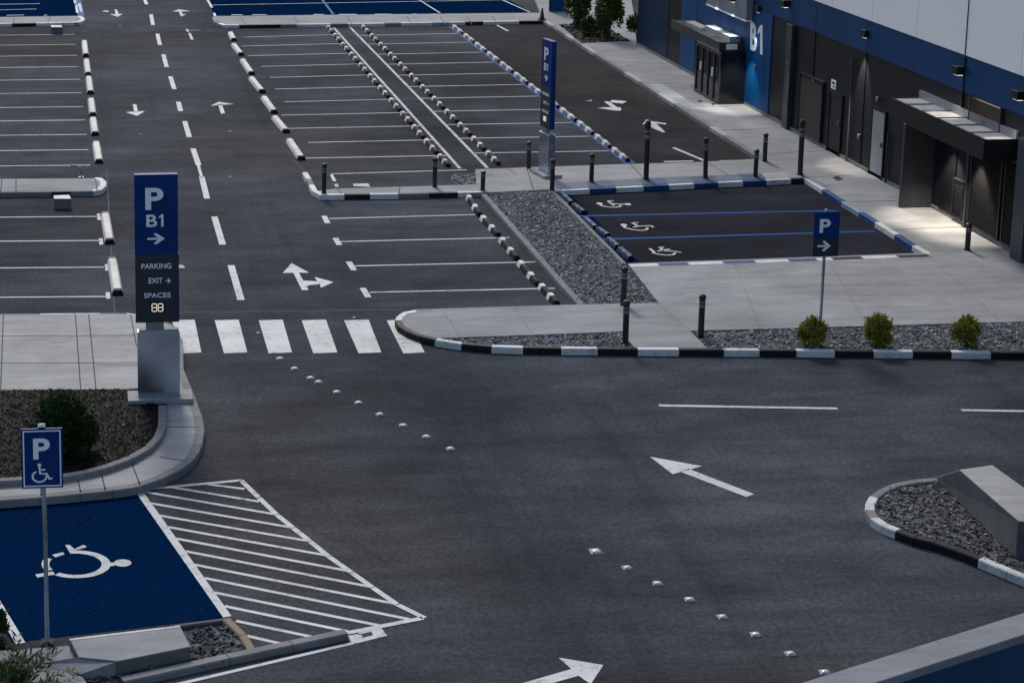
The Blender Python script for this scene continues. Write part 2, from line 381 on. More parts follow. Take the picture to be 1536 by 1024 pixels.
# centre line dashes
m = MB()
for q in ([(217, 0), (220, 7)], [(226.5, 22), (229.5, 38)], [(236, 51), (240, 68)], [(245, 82), (250, 101)], [(255.5, 115), (261.5, 134)], [(267.5, 153), (271, 167)], [(277, 182), (284, 206)], [(289.5, 223), (298, 248)], [(302.5, 265), (310.5, 298)], [(321.5, 325), (334, 367)], [(346.5, 398), (361.5, 450)]):
    pstrip(m, q[0], q[1], .17)
pstrip(m, (297.5, 248), (302.5, 266), .09)
S('centre_line', m, 'white')
m = MB()
for tl, tr, bl, br in ((258, 292, 271, 302), (322, 358, 336, 371), (388, 424, 403, 438), (452.5, 489, 470, 506), (516, 553, 538, 572), (580, 612, 605, 637)):
    m.poly(PP([(tl, 480.5), (tr, 479.5), (br, 528.5), (bl, 530)]), .004)
S('crosswalk', m, 'white')
m = MB(); pstrip(m, (988, 608), (1256, 612.5), .1); pstrip(m, (1442, 615), (1760, 620), .1); S('lane_line', m, 'white')
m = MB(); pstrip(m, (268, 468.5), (604, 464.5), .05, .002); pstrip(m, (160, 255), (172, 470), .03, .002); pstrip(m, (440, 240), (462, 262), .03, .002); S('asphalt_joint', m, 'joint')
# arrows on the road
def arrow(px): 
    mm = MB()
    for q in px: mm.poly(PP(q), .005)
    return S('road_arrow', mm, 'white')
arrow([[(437.3, 395), (463.5, 409), (424, 409.6)], [(440, 409.4), (448, 409.1), (455, 421), (455, 429.8), (461, 431), (462.5, 435.2), (453, 435.4)], [(455, 421), (476, 422), (481, 426.2), (464, 427.7), (460.5, 429.5), (455, 430)], [(472, 415.5), (500.3, 423.3), (481.5, 431.8), (479.5, 426.5), (476, 422)]])
arrow([[(975, 685), (1053, 699), (1028, 706), (1009, 711)], [(1033, 703), (1131, 741), (1119, 745), (1022, 708)]])
arrow([[(838, 986), (905, 997), (886, 1026), (868, 1013), (857, 1003)], [(857, 1003), (868, 1013), (765, 1042), (750, 1034)]])
arrow([[(188.5, 168.4), (217.6, 167), (205.5, 174.3)], [(199, 157), (204.5, 156.6), (207, 168.2), (201.5, 168.4)]])
arrow([[(165, 22), (184, 21.2), (176.5, 25.6)], [(172, 15), (175.5, 15), (178, 21.6), (173.5, 21.8)], [(153, 17.6), (158, 16.2), (163.5, 17), (162, 18.4)]])
arrow([[(328, 153), (351, 156.5), (316, 159)], [(327, 157), (332.5, 156.2), (337.5, 170), (331.5, 171)]])
arrow([[(268.5, 14.5), (286, 17.3), (259, 17.8)], [(268, 17.2), (272, 17), (275, 24), (271, 25.2)], [(273, 21.8), (279.5, 21.8), (275, 23.6)]])
arrow([[(906, 152.6), (912, 152.2), (926, 161), (932, 162.2), (931, 166.3), (921, 166), (896, 162), (917, 161)], [(918, 150.3), (940.5, 152.2), (934, 155.6), (914, 153.8)], [(878, 151.8), (888, 150.2), (888, 151.8)]])
arrow([[(976, 182), (1000, 185.3), (998, 187), (984, 185.4), (998, 198.4), (994, 199), (976, 191)], [(963.5, 187.2), (969, 180), (973, 180), (972, 185)]])
m = MB(); pstrip(m, (280, 44), (282, 48), .1); pstrip(m, (284, 50), (288.5, 60), .12); pstrip(m, (282, 46), (301, 45.5), .06)
for q in ([(529, 276), (552, 275.3), (556, 280.5), (531, 279.5)], [(501, 277), (507, 275.8), (508, 281), (503, 280.5)], [(266, 397), (274, 397.5), (278, 402), (266, 402)], [(693, 272), (702, 271.5), (700, 274), (694, 274.5)], [(872, 1), (872, 1.2), (871, 1.1)]): m.poly(PP(q), .0045)
for x, y in ((211, 201), (345, 197), (345, 265), (180, 39), (531, 476)): pstrip(m, (x - 2, y), (x + 2, y), .07, .0045)
S('worn_paint_marks', m, 'whitelo')
# hatched area
m = MB(); HT = lambda p: (p[0] / 3.16 + 180, p[1] / 3.16 + 700)
A0, B0, C0, D0 = (207, 735), (362, 720.5), (634, 927), (386, 976)
for a, b, wd in ((A0, B0, .09), (C0, D0, .1), (A0, (341, 925), .13), ((341, 925), D0, .001)): pstrip(m, a, b, wd, .0085)
EDGE = [(573, 65), (657, 146), (742, 227), (820, 290), (900, 353), (988, 425), (1095, 500), (1195, 571), (1312, 652), (1440, 715)]
for a, b in zip(EDGE, EDGE[1:]): pstrip(m, HT(a), HT((b[0] + (b[0] - a[0]) * .03, b[1] + (b[1] - a[1]) * .03)), .1, .0085)
for a, b in (((415, 83), (590, 105)), ((245, 97), (660, 165)), ((105, 117), (735, 225)), ((140, 172), (815, 288)), ((180, 230), (895, 352)), ((225, 285), (980, 420)), ((265, 340), (1090, 495)), ((310, 400), (1195, 570)), ((345, 462), (1310, 650)), ((400, 527), (1370, 722)), ((445, 595), (1230, 752)), ((495, 660), (1080, 780)), ((550, 730), (940, 812)), ((600, 800), (790, 845))):
    pstrip(m, HT(a), HT(b), .075, .0055)
pstrip(m, (-20, 758), (60, 747), .12, .0065); pstrip(m, (-16, 886), (31, 965), .14, .0085); pstrip(m, (240, 1032), (530, 964), .07, .005)
m.poly(PP([(522, 953), (536, 951), (545, 953), (536, 963), (528, 966)]), .0055); m.poly(PP([(534, 947), (570, 938.5), (573, 943.5), (540, 951)]), .006); m.poly(PP([(556, 945), (572, 942), (581, 953.5), (562, 957.5)]), .007); m.poly(PP([(533, 959), (563, 952), (566, 957), (534, 965)]), .0065)
S('hatched_marking', m, 'white')
# wheelchair symbols
def ground_symbol(o, ux, uy, mat='white', z=.009):
    """o lower left point, ux / uy picture vectors of the symbol's own x and y axes"""
    v, f = wheelchair(); mm = MB()
    pts = [P(o[0] + u * ux[0] + t * uy[0], o[1] + u * ux[1] + t * uy[1]) for u, t in v]
    for q in f:
        mm.f.append(tuple(q)); mm.m.append(0)
    mm.v = [(p.x, p.y, z) for p in pts]
    return S('wheelchair_marking', mm, mat)
mm = MB(); SY = lambda x, y: P(30 + x / 8.084, 800 + y / 8.084)
def ell(cx, cy, ax, ay, bx, by, a0, a1, n):
    for k in range(n):
        t0, t1 = R(a0 + (a1 - a0) * k / n), R(a0 + (a1 - a0) * (k + 1) / n)
        mm.poly([SY(cx + ax * math.cos(t0), cy + ay * math.sin(t0)), SY(cx + ax * math.cos(t1), cy + ay * math.sin(t1)), SY(cx + bx * math.cos(t1) - (8 if True else 0), cy + by * math.sin(t1)), SY(cx + bx * math.cos(t0) - 8, cy + by * math.sin(t0))], .009)
ell(680, 375, 420, 168, 318, 130, -98, 128, 26); ell(680, 375, 420, 168, 318, 130, 150, 208, 8)
mm.poly([SY(1085, 355), SY(1150, 355), SY(1150, 392), SY(1085, 400)], .0095)
for q in ([(548, 145), (600, 140), (660, 192), (770, 140), (810, 160), (790, 175), (665, 208), (655, 240), (610, 245)], [(390, 262), (520, 228), (542, 256), (430, 292)], [(185, 500), (400, 462), (425, 500), (210, 535)]): mm.poly([SY(*p) for p in q], .0095)
mm.poly([SY(1245 + 108 * math.cos(R(a)), 360 + 44 * math.sin(R(a))) for a in range(0, 360, 18)], .0092)
S('wheelchair_marking', mm, 'whitelo')
ZS = lambda x, y: (880 + x / 9.306, 285 + y / 9.306)
def thin_symbol(paths, dots):
    q = MB()
    for path in paths:
        for a, b in zip(path, path[1:]): pstrip(q, ZS(*a), ZS(*b), .07, .007)
    for d in dots: c = P(*ZS(*d)); q.poly([(c.x + .09 * math.cos(R(a)), c.y + .12 * math.sin(R(a))) for a in range(0, 360, 30)], .0075)
    S('wheelchair_marking', q, 'white')
thin_symbol([[(180, 195), (205, 222), (300, 240), (400, 245), (460, 235), (480, 215)], [(290, 160), (370, 152)], [(295, 160), (340, 190), (385, 220)], [(340, 190), (450, 200), (570, 200)]], [(180, 193), (575, 202)])
thin_symbol([[(515, 495), (530, 528), (640, 555), (760, 568), (840, 555), (848, 525)], [(625, 468), (680, 455), (720, 462)], [(640, 465), (715, 505)], [(650, 525), (715, 508), (900, 500), (928, 525)]], [(520, 492)])
thin_symbol([[(880, 820), (945, 870), (920, 880), (1010, 900), (1120, 912), (1210, 905), (1235, 880)], [(1000, 805), (1080, 800)], [(1020, 805), (1080, 850)], [(990, 855), (1085, 838), (1165, 828)], [(1085, 852), (1220, 856), (1320, 875)]], [])

# ------------------------------------------------------------------ PAVEMENTS
def joints(mb, segs, z, wd=.03, mi=1):
    for a, b in segs: strip(mb, P(*a, K), P(*b, K), wd, z, mi)
def pave(name, polys, segs=(), mat='conc', jw=.03):
    m = MB()
    for q in polys: m.prism(PP(q, K), -.02, K, 0)
    joints(m, segs, K + .004, jw)
    return S(name, m, [mat, 'joint'])
pave('pavement', [[(812, 22), (813, 29), (1142, 238), (1205, 266), (1389, 379), (1514, 376), (955, 66), (950, 16)],
                  [(470, 287), (502, 283), (646, 279), (715, 276.5), (713, 254), (790, 251), (945, 246), (1050, 243), (1142, 238), (1205, 266), (832, 284), (722, 289), (479, 291)]],
     [((870, 64), (957, 68)), ((905, 92), (1006, 96)), ((960, 124), (1062, 128)), ((1015, 160), (1122, 160)), ((1072, 196), (1180, 192)), ((1128, 232), (1240, 226)), ((1205, 266), (1310, 262)), ((1265, 303), (1380, 300)), ((1330, 345), (1450, 340)), ((1060, 243), (1100, 268)), ((945, 246), (975, 278)), ((790, 251), (800, 285)), ((600, 280), (598, 291)), ((506, 283), (512, 291)), ((760, 252), (775, 262)), ((713, 262), (740, 262))])
pave('pavement', [[(942, 395), (1389, 379), (1514, 376), (1702, 480), (1536, 482), (1035, 496), (1062, 523.2), (952, 522.6), (933, 497), (655, 507), (612, 497), (597, 486), (594, 478), (600, 470), (622, 464), (845, 457), (988, 454)]],
     [((663, 463), (690, 506)), ((770, 460), (800, 502)), ((930, 456), (943, 497)), ((985, 455), (1035, 496)), ((1100, 391), (1140, 492)), ((1240, 386), (1300, 488)), ((1389, 379), (1500, 482)), ((965, 420), (1290, 412)), ((940, 485), (1010, 484)), ((1010, 432), (1620, 424))], jw=.007)
pave('island_pavement', [[(318, 27), (322, 24.5), (812, 19.5), (812, 31.5), (332, 38), (322, 33)]], [((x, 25), (x + 8, 37)) for x in (360, 440, 520, 610, 660, 700, 738)], 'conc')
pave('island_pavement', [[(-120, 28), (122, 24), (127, 28), (126, 31), (118, 34), (-120, 37)]], [((22, 27), (20, 36)), ((75, 26), (72, 35))])
pave('island_pavement', [[(-120, 269), (140, 267.5), (152, 268), (158, 274), (157, 281), (147, 286), (-120, 290)]], [((3, 268), (1, 289)), ((24, 268), (24, 289)), ((143, 268), (146, 287))])
pave('pavement', [[(-160, 471.5), (190, 470), (226, 474), (262, 488), (275, 520), (274, 553), (290, 592), (304, 630), (305, 650), (298, 678), (270, 702), (205, 729), (100, 741), (-10, 750), (-170, 762), (-170, 727), (-10, 720), (90, 714), (165, 698), (225, 670), (248, 638), (250, 607), (205, 583), (-160, 586)]],
     [((5, 472), (1, 585)), ((113, 471), (121, 584)), ((133, 471), (144, 584)), ((196, 472), (205, 520)), ((-20, 504), (204, 503)), ((-20, 544), (206, 544)), ((250, 607), (292, 598)), ((248, 640), (300, 640)), ((240, 685), (282, 692)), ((196, 690), (210, 727)), ((150, 702), (158, 735)), ((115, 711), (121, 738)), ((60, 718), (62, 744)), ((144, 547), (270, 549))], 'conclight', .025)
pave('pavement', [[(-260, 990), (20, 974), (100, 968), (175, 989), (118, 1008), (135, 1030), (135, 1140), (-260, 1140)]], [((60, 985), (80, 1030))], 'conc')
# ------------------------------------------------------------------ KERBS
def kerb(pts, wd, side, mats, h=K + .004, name='kerb', top=None):
    """pts: [(px, py, mat)] outer top edge in the picture; side +1 / -1 = which side (left/right of travel) the stone lies"""
    mb = MB(); V = [P(a[0], a[1], h).to_2d() for a in pts]; n = len(V)
    off = []
    for i in range(n):
        d0 = (V[i] - V[i - 1]).normalized() if i else None; d1 = (V[i + 1] - V[i]).normalized() if i < n - 1 else None
        d = (d0 + d1).normalized() if d0 and d1 else (d0 or d1)
        c = max(.5, d.dot(d1 or d0)); off.append(V[i] + Vector((-d.y, d.x)) * side * wd / c)
    ids = {}
    for k, mt in enumerate(mats): ids[mt] = k
    for i in range(n - 1):
        a, b, c, d = V[i], V[i + 1], off[i + 1], off[i]
        t = (b - a).normalized() * .006
        mi = ids[pts[i][2]]; g = .018
        ao = (d - a).normalized() * g; bo = (c - b).normalized() * g
        b0 = [(p.x, p.y, -.02) for p in (a + t, b - t, c - t, d + t)]; mid = [(p.x, p.y, h - g) for p in (a + t, b - t, c - t, d + t)]; tp = [(p.x, p.y, h) for p in (a + t + ao, b - t + bo, c - t - bo, d + t - ao)]
        if side < 0: b0, mid, tp = b0[::-1], mid[::-1], tp[::-1]
        mb.hexa(b0, mid, mi); mb.hexa(mid, tp, mi)
    return S(name, mb, mats)
def alt(p, q, n, m1, m2, curve=None):
    return [(p[0] + (q[0] - p[0]) * i / n, p[1] + (q[1] - p[1]) * i / n, (m1, m2)[i % 2]) for i in range(n)]
k1 = [(646, 463, 'kg'), (622, 464.5, 'kw'), (604, 467.5, 'kw'), (595, 474, 'kw'), (592, 480, 'kb'), (596, 488, 'kb'), (610, 497, 'kb'), (630, 504.5, 'kb'), (652, 509.5, 'kw'), (672, 513, 'kw'), (692, 516, 'kb'), (714, 518, 'kb'), (737, 520, 'kw'), (785, 521.5, 'kb'), (842, 522.5, 'kw'), (897, 523.2, 'kb'), (957, 524, 'kw')]
xs = [1019, 1086, 1140, 1195, 1253, 1311, 1370, 1428, 1487, 1546, 1606, 1666, 1726, 1790]
k1 += [(x, 524.4 + (x - 1019) * .009, 'kb' if i % 2 == 0 else 'kw') for i, x in enumerate(xs)]
kerb(k1, .16, 1, ['kw', 'kb', 'kg'])
kerb([(453, 258.5, 'kw'), (459, 268, 'kg'), (463, 277, 'kw'), (468, 286, 'kw'), (480, 292.6, 'kw'), (517, 292.2, 'kb'), (555, 291.8, 'kw'), (598, 291.2, 'kg'), (644, 290.3, 'kb'), (687, 289.3, 'kw'), (723, 288.5, 'kw')], .17, 1, ['kw', 'kb', 'kg'])
kerb([(722, 291, 'kg'), (760, 334.5, 'kg'), (798, 377.5, 'kg'), (835, 420, 'kg'), (867, 456, 'kg')], .16, 1, ['kg'])
kerb([(941, 395, 'kg'), (905, 359, 'kg'), (868, 322, 'kg'), (833, 286.5, 'kg')], .12, 1, ['kg'])
kerb([(833, 286.5, 'kpale'), (843, 286, 'kw'), (885, 284, 'kblue'), (925, 282, 'kw'), (966, 280, 'kblue'), (1004, 278, 'kw'), (1042, 276, 'kblue'), (1078, 274.3, 'kw'), (1115, 272.5, 'kblue'), (1150, 271, 'kw'), (1187, 269, 'kb'), (1206, 268, 'kb')], .16, 1, ['kw', 'kblue', 'kb', 'kpale'])
kerb([(1206, 267, 'kw'), (1233, 284, 'kblue'), (1262, 302, 'kpale'), (1288, 318, 'kblue'), (1312, 333, 'kw'), (1342, 351.5, 'kblue'), (1368, 368, 'kw'), (1389, 380.5, 'kw')], .16, 1, ['kw', 'kblue', 'kpale'])
kerb([(1389, 381, 'kb'), (1343, 382.5, 'kw'), (1290, 384, 'kb'), (1245, 386, 'kw'), (1222, 387, 'kblue'), (1180, 388.4, 'kw'), (1130, 390, 'kblue'), (1082, 391.5, 'kw'), (1030, 393.2, 'kblue'), (985, 394.6, 'kw'), (942, 396, 'kw')], .24, 1, ['kw', 'kblue', 'kb'])
k8 = [(813, 30, 'kw2'), (826, 38, 'kg'), (846, 51, 'kw2'), (858, 58.5, 'kg'), (872, 67.5, 'kw2'), (890, 79, 'kg'), (912, 93, 'kg'), (936, 108, 'kw2'), (958, 122, 'kg'), (985, 139.5, 'kw2'), (1010, 155, 'kg'), (1036, 172, 'kg'), (1064, 189.5, 'kw2'), (1085, 203, 'kg'), (1112, 220, 'kg'), (1143, 240, 'kg')]
kerb(k8, .2, 1, ['kw2', 'kg'])
kerb([(322, 30, 'kg'), (326, 35, 'kw'), (334, 38.2, 'kw'), (359, 38, 'kb'), (421, 37.2, 'kg'), (445, 37, 'kw'), (497, 36.5, 'kg'), (522, 36, 'kw'), (577, 35.4, 'kg'), (602, 35, 'kw'), (649, 34.3, 'kpale'), (674, 34, 'kw'), (698, 33.6, 'kb'), (725, 33, 'kw'), (779, 32.2, 'kb'), (812, 31.6, 'kb')], .22, 1, ['kw', 'kb', 'kg', 'kpale'])
kerb([(-120, 37.5, 'kw'), (-60, 36.8, 'kb'), (-30, 36.5, 'kw'), (18, 35.8, 'kb'), (54, 35.2, 'kw'), (96, 34.6, 'kw'), (119, 33.6, 'kw'), (126, 31, 'kw'), (128, 28, 'kw'), (122, 24.5, 'kw')], .2, 1, ['kw', 'kb'])
kerb([(-120, 290, 'kg'), (20, 288.7, 'kg'), (78, 288.2, 'kb'), (106, 287.8, 'kg'), (140, 287, 'kw'), (152, 285, 'kw'), (159.5, 279, 'kw'), (160, 272, 'kw'), (153, 266.5, 'kw'), (143, 266, 'kw')], .2, 1, ['kg', 'kb', 'kw'])
kerb([(-170, 763, 'kg'), (-10, 751, 'kg'), (60, 746, 'kg'), (120, 740.5, 'kg'), (170, 735.5, 'kg'), (205, 730.5, 'kg'), (240, 719, 'kg'), (272, 704, 'kg'), (292, 688, 'kg'), (303, 668, 'kg'), (307, 645, 'kg'), (304, 625, 'kg'), (293, 594, 'kg'), (276, 553, 'kg')], .19, 1, ['kg'])
kerb([(-170, 730, 'kg'), (-10, 722, 'kg'), (90, 716, 'kg'), (130, 709, 'kg'), (165, 700, 'kg'), (200, 687, 'kg'), (228, 671, 'kg'), (243, 655, 'kg'), (250, 638, 'kg'), (250, 607, 'kg')], .16, 1, ['kg'], K + .11)
kerb([(-160, 471, 'kg'), (60, 469.8, 'kw'), (150, 469, 'kg'), (190, 469, 'kw'), (215, 472, 'kw'), (240, 478, 'kg'), (262, 488, 'kg'), (274, 510, 'kg'), (276, 553, 'kg')], .09, -1, ['kg', 'kw'])
kerb([(186, 1022, 'kg'), (345, 987, 'kg'), (440, 967, 'kg'), (523, 949.5, 'kg')], .17, 1, ['kg'], .105)
kerb([(345, 925, 'tan'), (371, 950, 'tan'), (385, 974, 'tan')], .13, -1, ['tan'], .1)
kerb([(260, 936, 'concdark'), (342, 925, 'concdark')], .08, -1, ['concdark'], .06)
kr = [(1403, 715.5, 'kg'), (1368, 718.5, 'kg'), (1340, 724, 'kg'), (1318, 733, 'kg'), (1304, 743, 'kw'), (1298, 754, 'kw'), (1297.5, 764, 'kg'), (1305, 776, 'kw'), (1322, 787.5, 'kw'), (1343, 796, 'kb'), (1371, 806.5, 'kb'), (1400, 813.5, 'kb'), (1434, 825, 'kb'), (1467, 838, 'kw'), (1510, 856, 'kw'), (1545, 870, 'kb'), (1600, 893, 'kb'), (1660, 917, 'kb')]
kerb(kr, .16, 1, ['kg', 'kw', 'kb'])
# ------------------------------------------------------------------ GRAVEL, SOIL
def inside(p, poly):
    c = False; n = len(poly)
    for i in range(n):
        a, b = poly[i], poly[(i + 1) % n]
        if (a[1] > p[1]) != (b[1] > p[1]) and p[0] < (b[0] - a[0]) * (p[1] - a[1]) / (b[1] - a[1]) + a[0]: c = not c
    return c
def chip(mb, c, s, mi, flat=.45):
    M3 = Matrix.Rotation(random.uniform(0, 6.28), 3, 'Z') @ Matrix.Rotation(random.uniform(-.7, .7), 3, 'X') @ Matrix.Rotation(random.uniform(-.7, .7), 3, 'Y')
    i = len(mb.v); a, b, d = s * random.uniform(.7, 1.3), s * random.uniform(.35, .75), s * flat * random.uniform(.5, 1)
    for x, y, z in ((1, .1, 0), (.2, 1, .1), (-1, -.1, 0), (-.1, -1, -.1), (.15, .1, 1), (0, 0, -1)):
        mb.v.append(tuple(Vector(c) + M3 @ Vector((x * a * random.uniform(.7, 1.2), y * b * random.uniform(.7, 1.2), z * d))))
    for f in ((0, 1, 4), (1, 2, 4), (2, 3, 4), (3, 0, 4), (1, 0, 5), (2, 1, 5), (3, 2, 5), (0, 3, 5)): mb.f.append(tuple(i + k for k in f)); mb.m.append(mi)
def bed(name, px, dens, size, mats, z=K - .03, kind='stuff', clods=0):
    poly = PP(px, K); mb = MB(); mb.prism(poly, -.02, z, 0)
    x0, x1 = min(p.x for p in poly), max(p.x for p in poly); y0, y1 = min(p.y for p in poly), max(p.y for p in poly)
    for _ in range(int((x1 - x0) * (y1 - y0) * dens)):
        p = (random.uniform(x0, x1), random.uniform(y0, y1))
        if inside(p, poly): chip(mb, (p[0], p[1], z + random.uniform(0, .025)), size * random.choice((.6, .8, 1, 1, 1.3)), 1 if random.random() > clods else 2)
    return mb.build(name, mats, None, kind)
bed('gravel_bed', [(726, 289), (832, 285), (940, 397), (986, 453.5), (868, 456)], 230, .048, ['gravelbase', 'gravel'])
bed('gravel_bed', [(655, 507.5), (933, 497), (951, 522), (800, 520.5), (740, 519), (690, 514.5)], 240, .046, ['gravelbase', 'gravel'])
bed('gravel_bed', [(1036, 496.5), (1536, 483), (1790, 477), (1790, 529), (1064, 523.5)], 240, .046, ['gravelbase', 'gravel'])
bed('gravel_bed', [(1403, 718), (1368, 721), (1342, 727), (1322, 735), (1310, 745), (1306, 757), (1313, 770), (1345, 791), (1400, 809), (1467, 834), (1545, 866), (1660, 912), (1660, 790), (1500, 720)], 230, .052, ['gravelbase', 'warmgravel'])
bed('gravel_bed', [(268, 940), (342, 929), (383, 975), (290, 995)], 170, .06, ['gravelbase', 'slate'], .05)
bed('gravel_bed', [(74, 966), (106, 960), (112, 982), (70, 985)], 170, .06, ['gravelbase', 'slate'], .07)
bed('gravel_bed', [(122, 1012), (178, 1000), (290, 992), (186, 1019), (150, 1060), (132, 1040)], 170, .06, ['gravelbase', 'slate'], .05)
bed('soil_bed', [(-160, 587), (204, 584.5), (250, 607), (249, 638), (228, 668), (165, 697), (90, 713), (-10, 719), (-160, 727)], 420, .028, ['soil', 'soilchip', 'conclight'], K + .02, clods=.006)
bed('soil_bed', [(838, 37), (905, 38), (945, 62), (872, 65)], 20, .1, ['soil', 'soilchip'], K + .01)
bed('soil_bed', [(-120, 890), (-18, 898), (28, 970), (-120, 985)], 40, .06, ['soil', 'soilchip'], .04)
bed('rubble_patch', [(680, 257), (712, 256), (722, 268), (715, 275), (690, 274), (676, 266)], 70, .1, ['concdark', 'conc'], .03)

# ------------------------------------------------------------------ BUILDING
XF = P(955, 67, K).x
base_y = lambda px: (px - VAX) / ((955 - VAX) / (67 - HY)) + HY
YF = lambda px: P(px, base_y(px), K).y                     # facade baseline column -> world Y
FZ = lambda px, py, d=0: atX(px, py, XF - d)
Yfar = YF(955); Ynear = YF(1536) - 22
zb1 = FZ(1290, 75).z; zb2 = FZ(1436, 78).z; ztop = zb2 + 5.5
bld = thing('commercial_building', 'charcoal and blue commercial building with pale upper cladding and entrance canopies', 'building', (XF, Yfar, 0))
def bpart(name, mb, mats, parent=bld, **kw): return mb.build(name, mats, parent, **kw)
def panel(name, mat, ya, yb, z0, z1, proud=.006, parent=bld, **kw):
    q = MB(); q.box(XF - proud, XF + .05, min(ya, yb), max(ya, yb), z0, z1); return bpart(name, q, mat, parent, **kw)
q = MB(); q.box(XF, XF + 16, Ynear, Yfar, 0, zb1); bpart('wall', q, 'wall')
q = MB(); q.box(XF - .02, XF + 16, Ynear, Yfar, zb1, zb2); bpart('blue_band', q, 'band')
q = MB(); q.box(XF - .035, XF + 16, Ynear, Yfar, zb2, ztop); bpart('upper_cladding', q, 'upper')
q = MB(); q.box(XF - .15, XF + 16.1, Ynear - .1, Yfar + .1, ztop, ztop + .3); bpart('roof', q, 'steelp')
q = MB(); q.box(XF - .03, XF + .02, Ynear, Yfar, K - .05, K + .1); bpart('plinth', q, 'kg')
# vertical panels
panel('wall_panel', 'navy', YF(956), YF(1000), K + .1, zb1, .012)
panel('wall_panel', 'bluep', YF(1019), YF(1041), K + .1, zb1, .012)
panel('wall_panel', 'bluep', YF(1113), YF(1152), K + .1, zb1 - .004, .03)
ya, yb = YF(1042), YF(1110)
panel('wall_panel', 'bluep', YF(1041.5), YF(1112), 2.3, zb1 - .004, .012)
# seam in the cladding
ys = FZ(1447, 120).y; q = MB(); q.box(XF - .045, XF, ys - .025, ys + .025, FZ(1443, 165).z, ztop); bpart('panel_seam', q, 'dark2')
for px in (1296, 1220):
    yy = FZ(px, base_y(px) - 100).y; q = MB(); q.box(XF - .022, XF, yy - .012, yy + .012, K, zb2); bpart('panel_seam', q, 'dark2')
# pilaster and downpipe
a = FZ(1176, 28); q = MB(); q.box(XF - .14, XF, YF(1186), YF(1178), K, zb1 - .05); bpart('pilaster', q, 'fin', bevel=.01)
p0 = FZ(1188, 95); p1 = FZ(1192, 190)
q = MB(); q.tube([(XF - .05, p0.y + .25, p0.z + .1), (XF - .12, p0.y + .05, p0.z), (XF - .14, p0.y - .1, p0.z - .35), (XF - .14, p0.y - .12, p0.z - 1.0), (XF - .13, p0.y - .1, K)], .035, 8); bpart('downpipe', q, 'galv', smooth=True)
def louvre(px0, px1, z0, z1, mat, n, name='louvre', d=.02):
    y0, y1 = sorted((YF(px0), YF(px1))); q = MB()
    q.box(XF - d - .03, XF, y0, y0 + .06, z0, z1); q.box(XF - d - .03, XF, y1 - .06, y1, z0, z1); q.box(XF - d - .028, XF, y0 + .06, y1 - .06, z1 - .05, z1); q.box(XF - d - .028, XF, y0 + .06, y1 - .06, z0, z0 + .05)
    h = (z1 - z0 - .1) / n
    for i in range(n):
        z = z0 + .05 + h * i
        q.hexa([(XF - d - .02, y0 + .06, z), (XF - .001, y0 + .06, z + h * .5), (XF - .001, y1 - .06, z + h * .5), (XF - d - .02, y1 - .06, z)], [(XF - d - .02, y0 + .06, z + .012), (XF - .001, y0 + .06, z + h * .5 + .012), (XF - .001, y1 - .06, z + h * .5 + .012), (XF - d - .02, y1 - .06, z + .012)])
    return bpart(name, q, mat)
louvre(1197, 1232, K + .12, 2.2, 'louv', 26, d=.05)
lv = (FZ(1456, 140), FZ(1504, 195)); 
yv0, yv1 = FZ(1456, 165).y, FZ(1504, 180).y
vz1, vz0 = FZ(1480, 152).z, FZ(1480, 190).z
def louvre_y(y0, y1, z0, z1, mat, n, d):
    y0, y1 = sorted((y0, y1)); q = MB(); h = (z1 - z0) / n
    q.box(XF - d - .03, XF, y0, y0 + .05, z0, z1); q.box(XF - d - .03, XF, y1 - .05, y1, z0, z1)
    for i in range(n):
        z = z0 + h * i
        q.hexa([(XF - d - .02, y0 + .05, z), (XF - .001, y0 + .05, z + h * .5), (XF - .001, y1 - .05, z + h * .5), (XF - d - .02, y1 - .05, z)], [(XF - d - .02, y0 + .05, z + .02), (XF - .001, y0 + .05, z + h * .5 + .02), (XF - .001, y1 - .05, z + h * .5 + .02), (XF - d - .02, y1 - .05, z + .02)])
    return bpart('louvre', q, mat)
louvre_y(yv0, yv1, vz0, vz1, 'louvb', 11, .04)
# doors
def door(px0, px1, ztop_, mat, handle='galv', d=.03):
    y0, y1 = sorted((YF(px0), YF(px1)))
    f = MB(); f.box(XF - d - .02, XF, y0 - .07, y0, K, ztop_ + .07); f.box(XF - d - .02, XF, y1, y1 + .07, K, ztop_ + .07); f.box(XF - d - .018, XF, y0, y1, ztop_, ztop_ + .07)
    dq = MB(); dq.box(XF - d, XF, y0, y1, K + .01, ztop_); dd = bpart('door', dq, mat)
    f.build('frame', 'dark2', dd)
    hq = MB(); hq.box(XF - d - .06, XF - d, y0 + .08, y0 + .12, K + .95, K + 1.08); hq.build('handle', handle, dd)
    return dd
door(1242, 1259, FZ(1250, 140).z, 'dark2'); door(1305, 1323, FZ(1314, 164).z, 'greydoor')
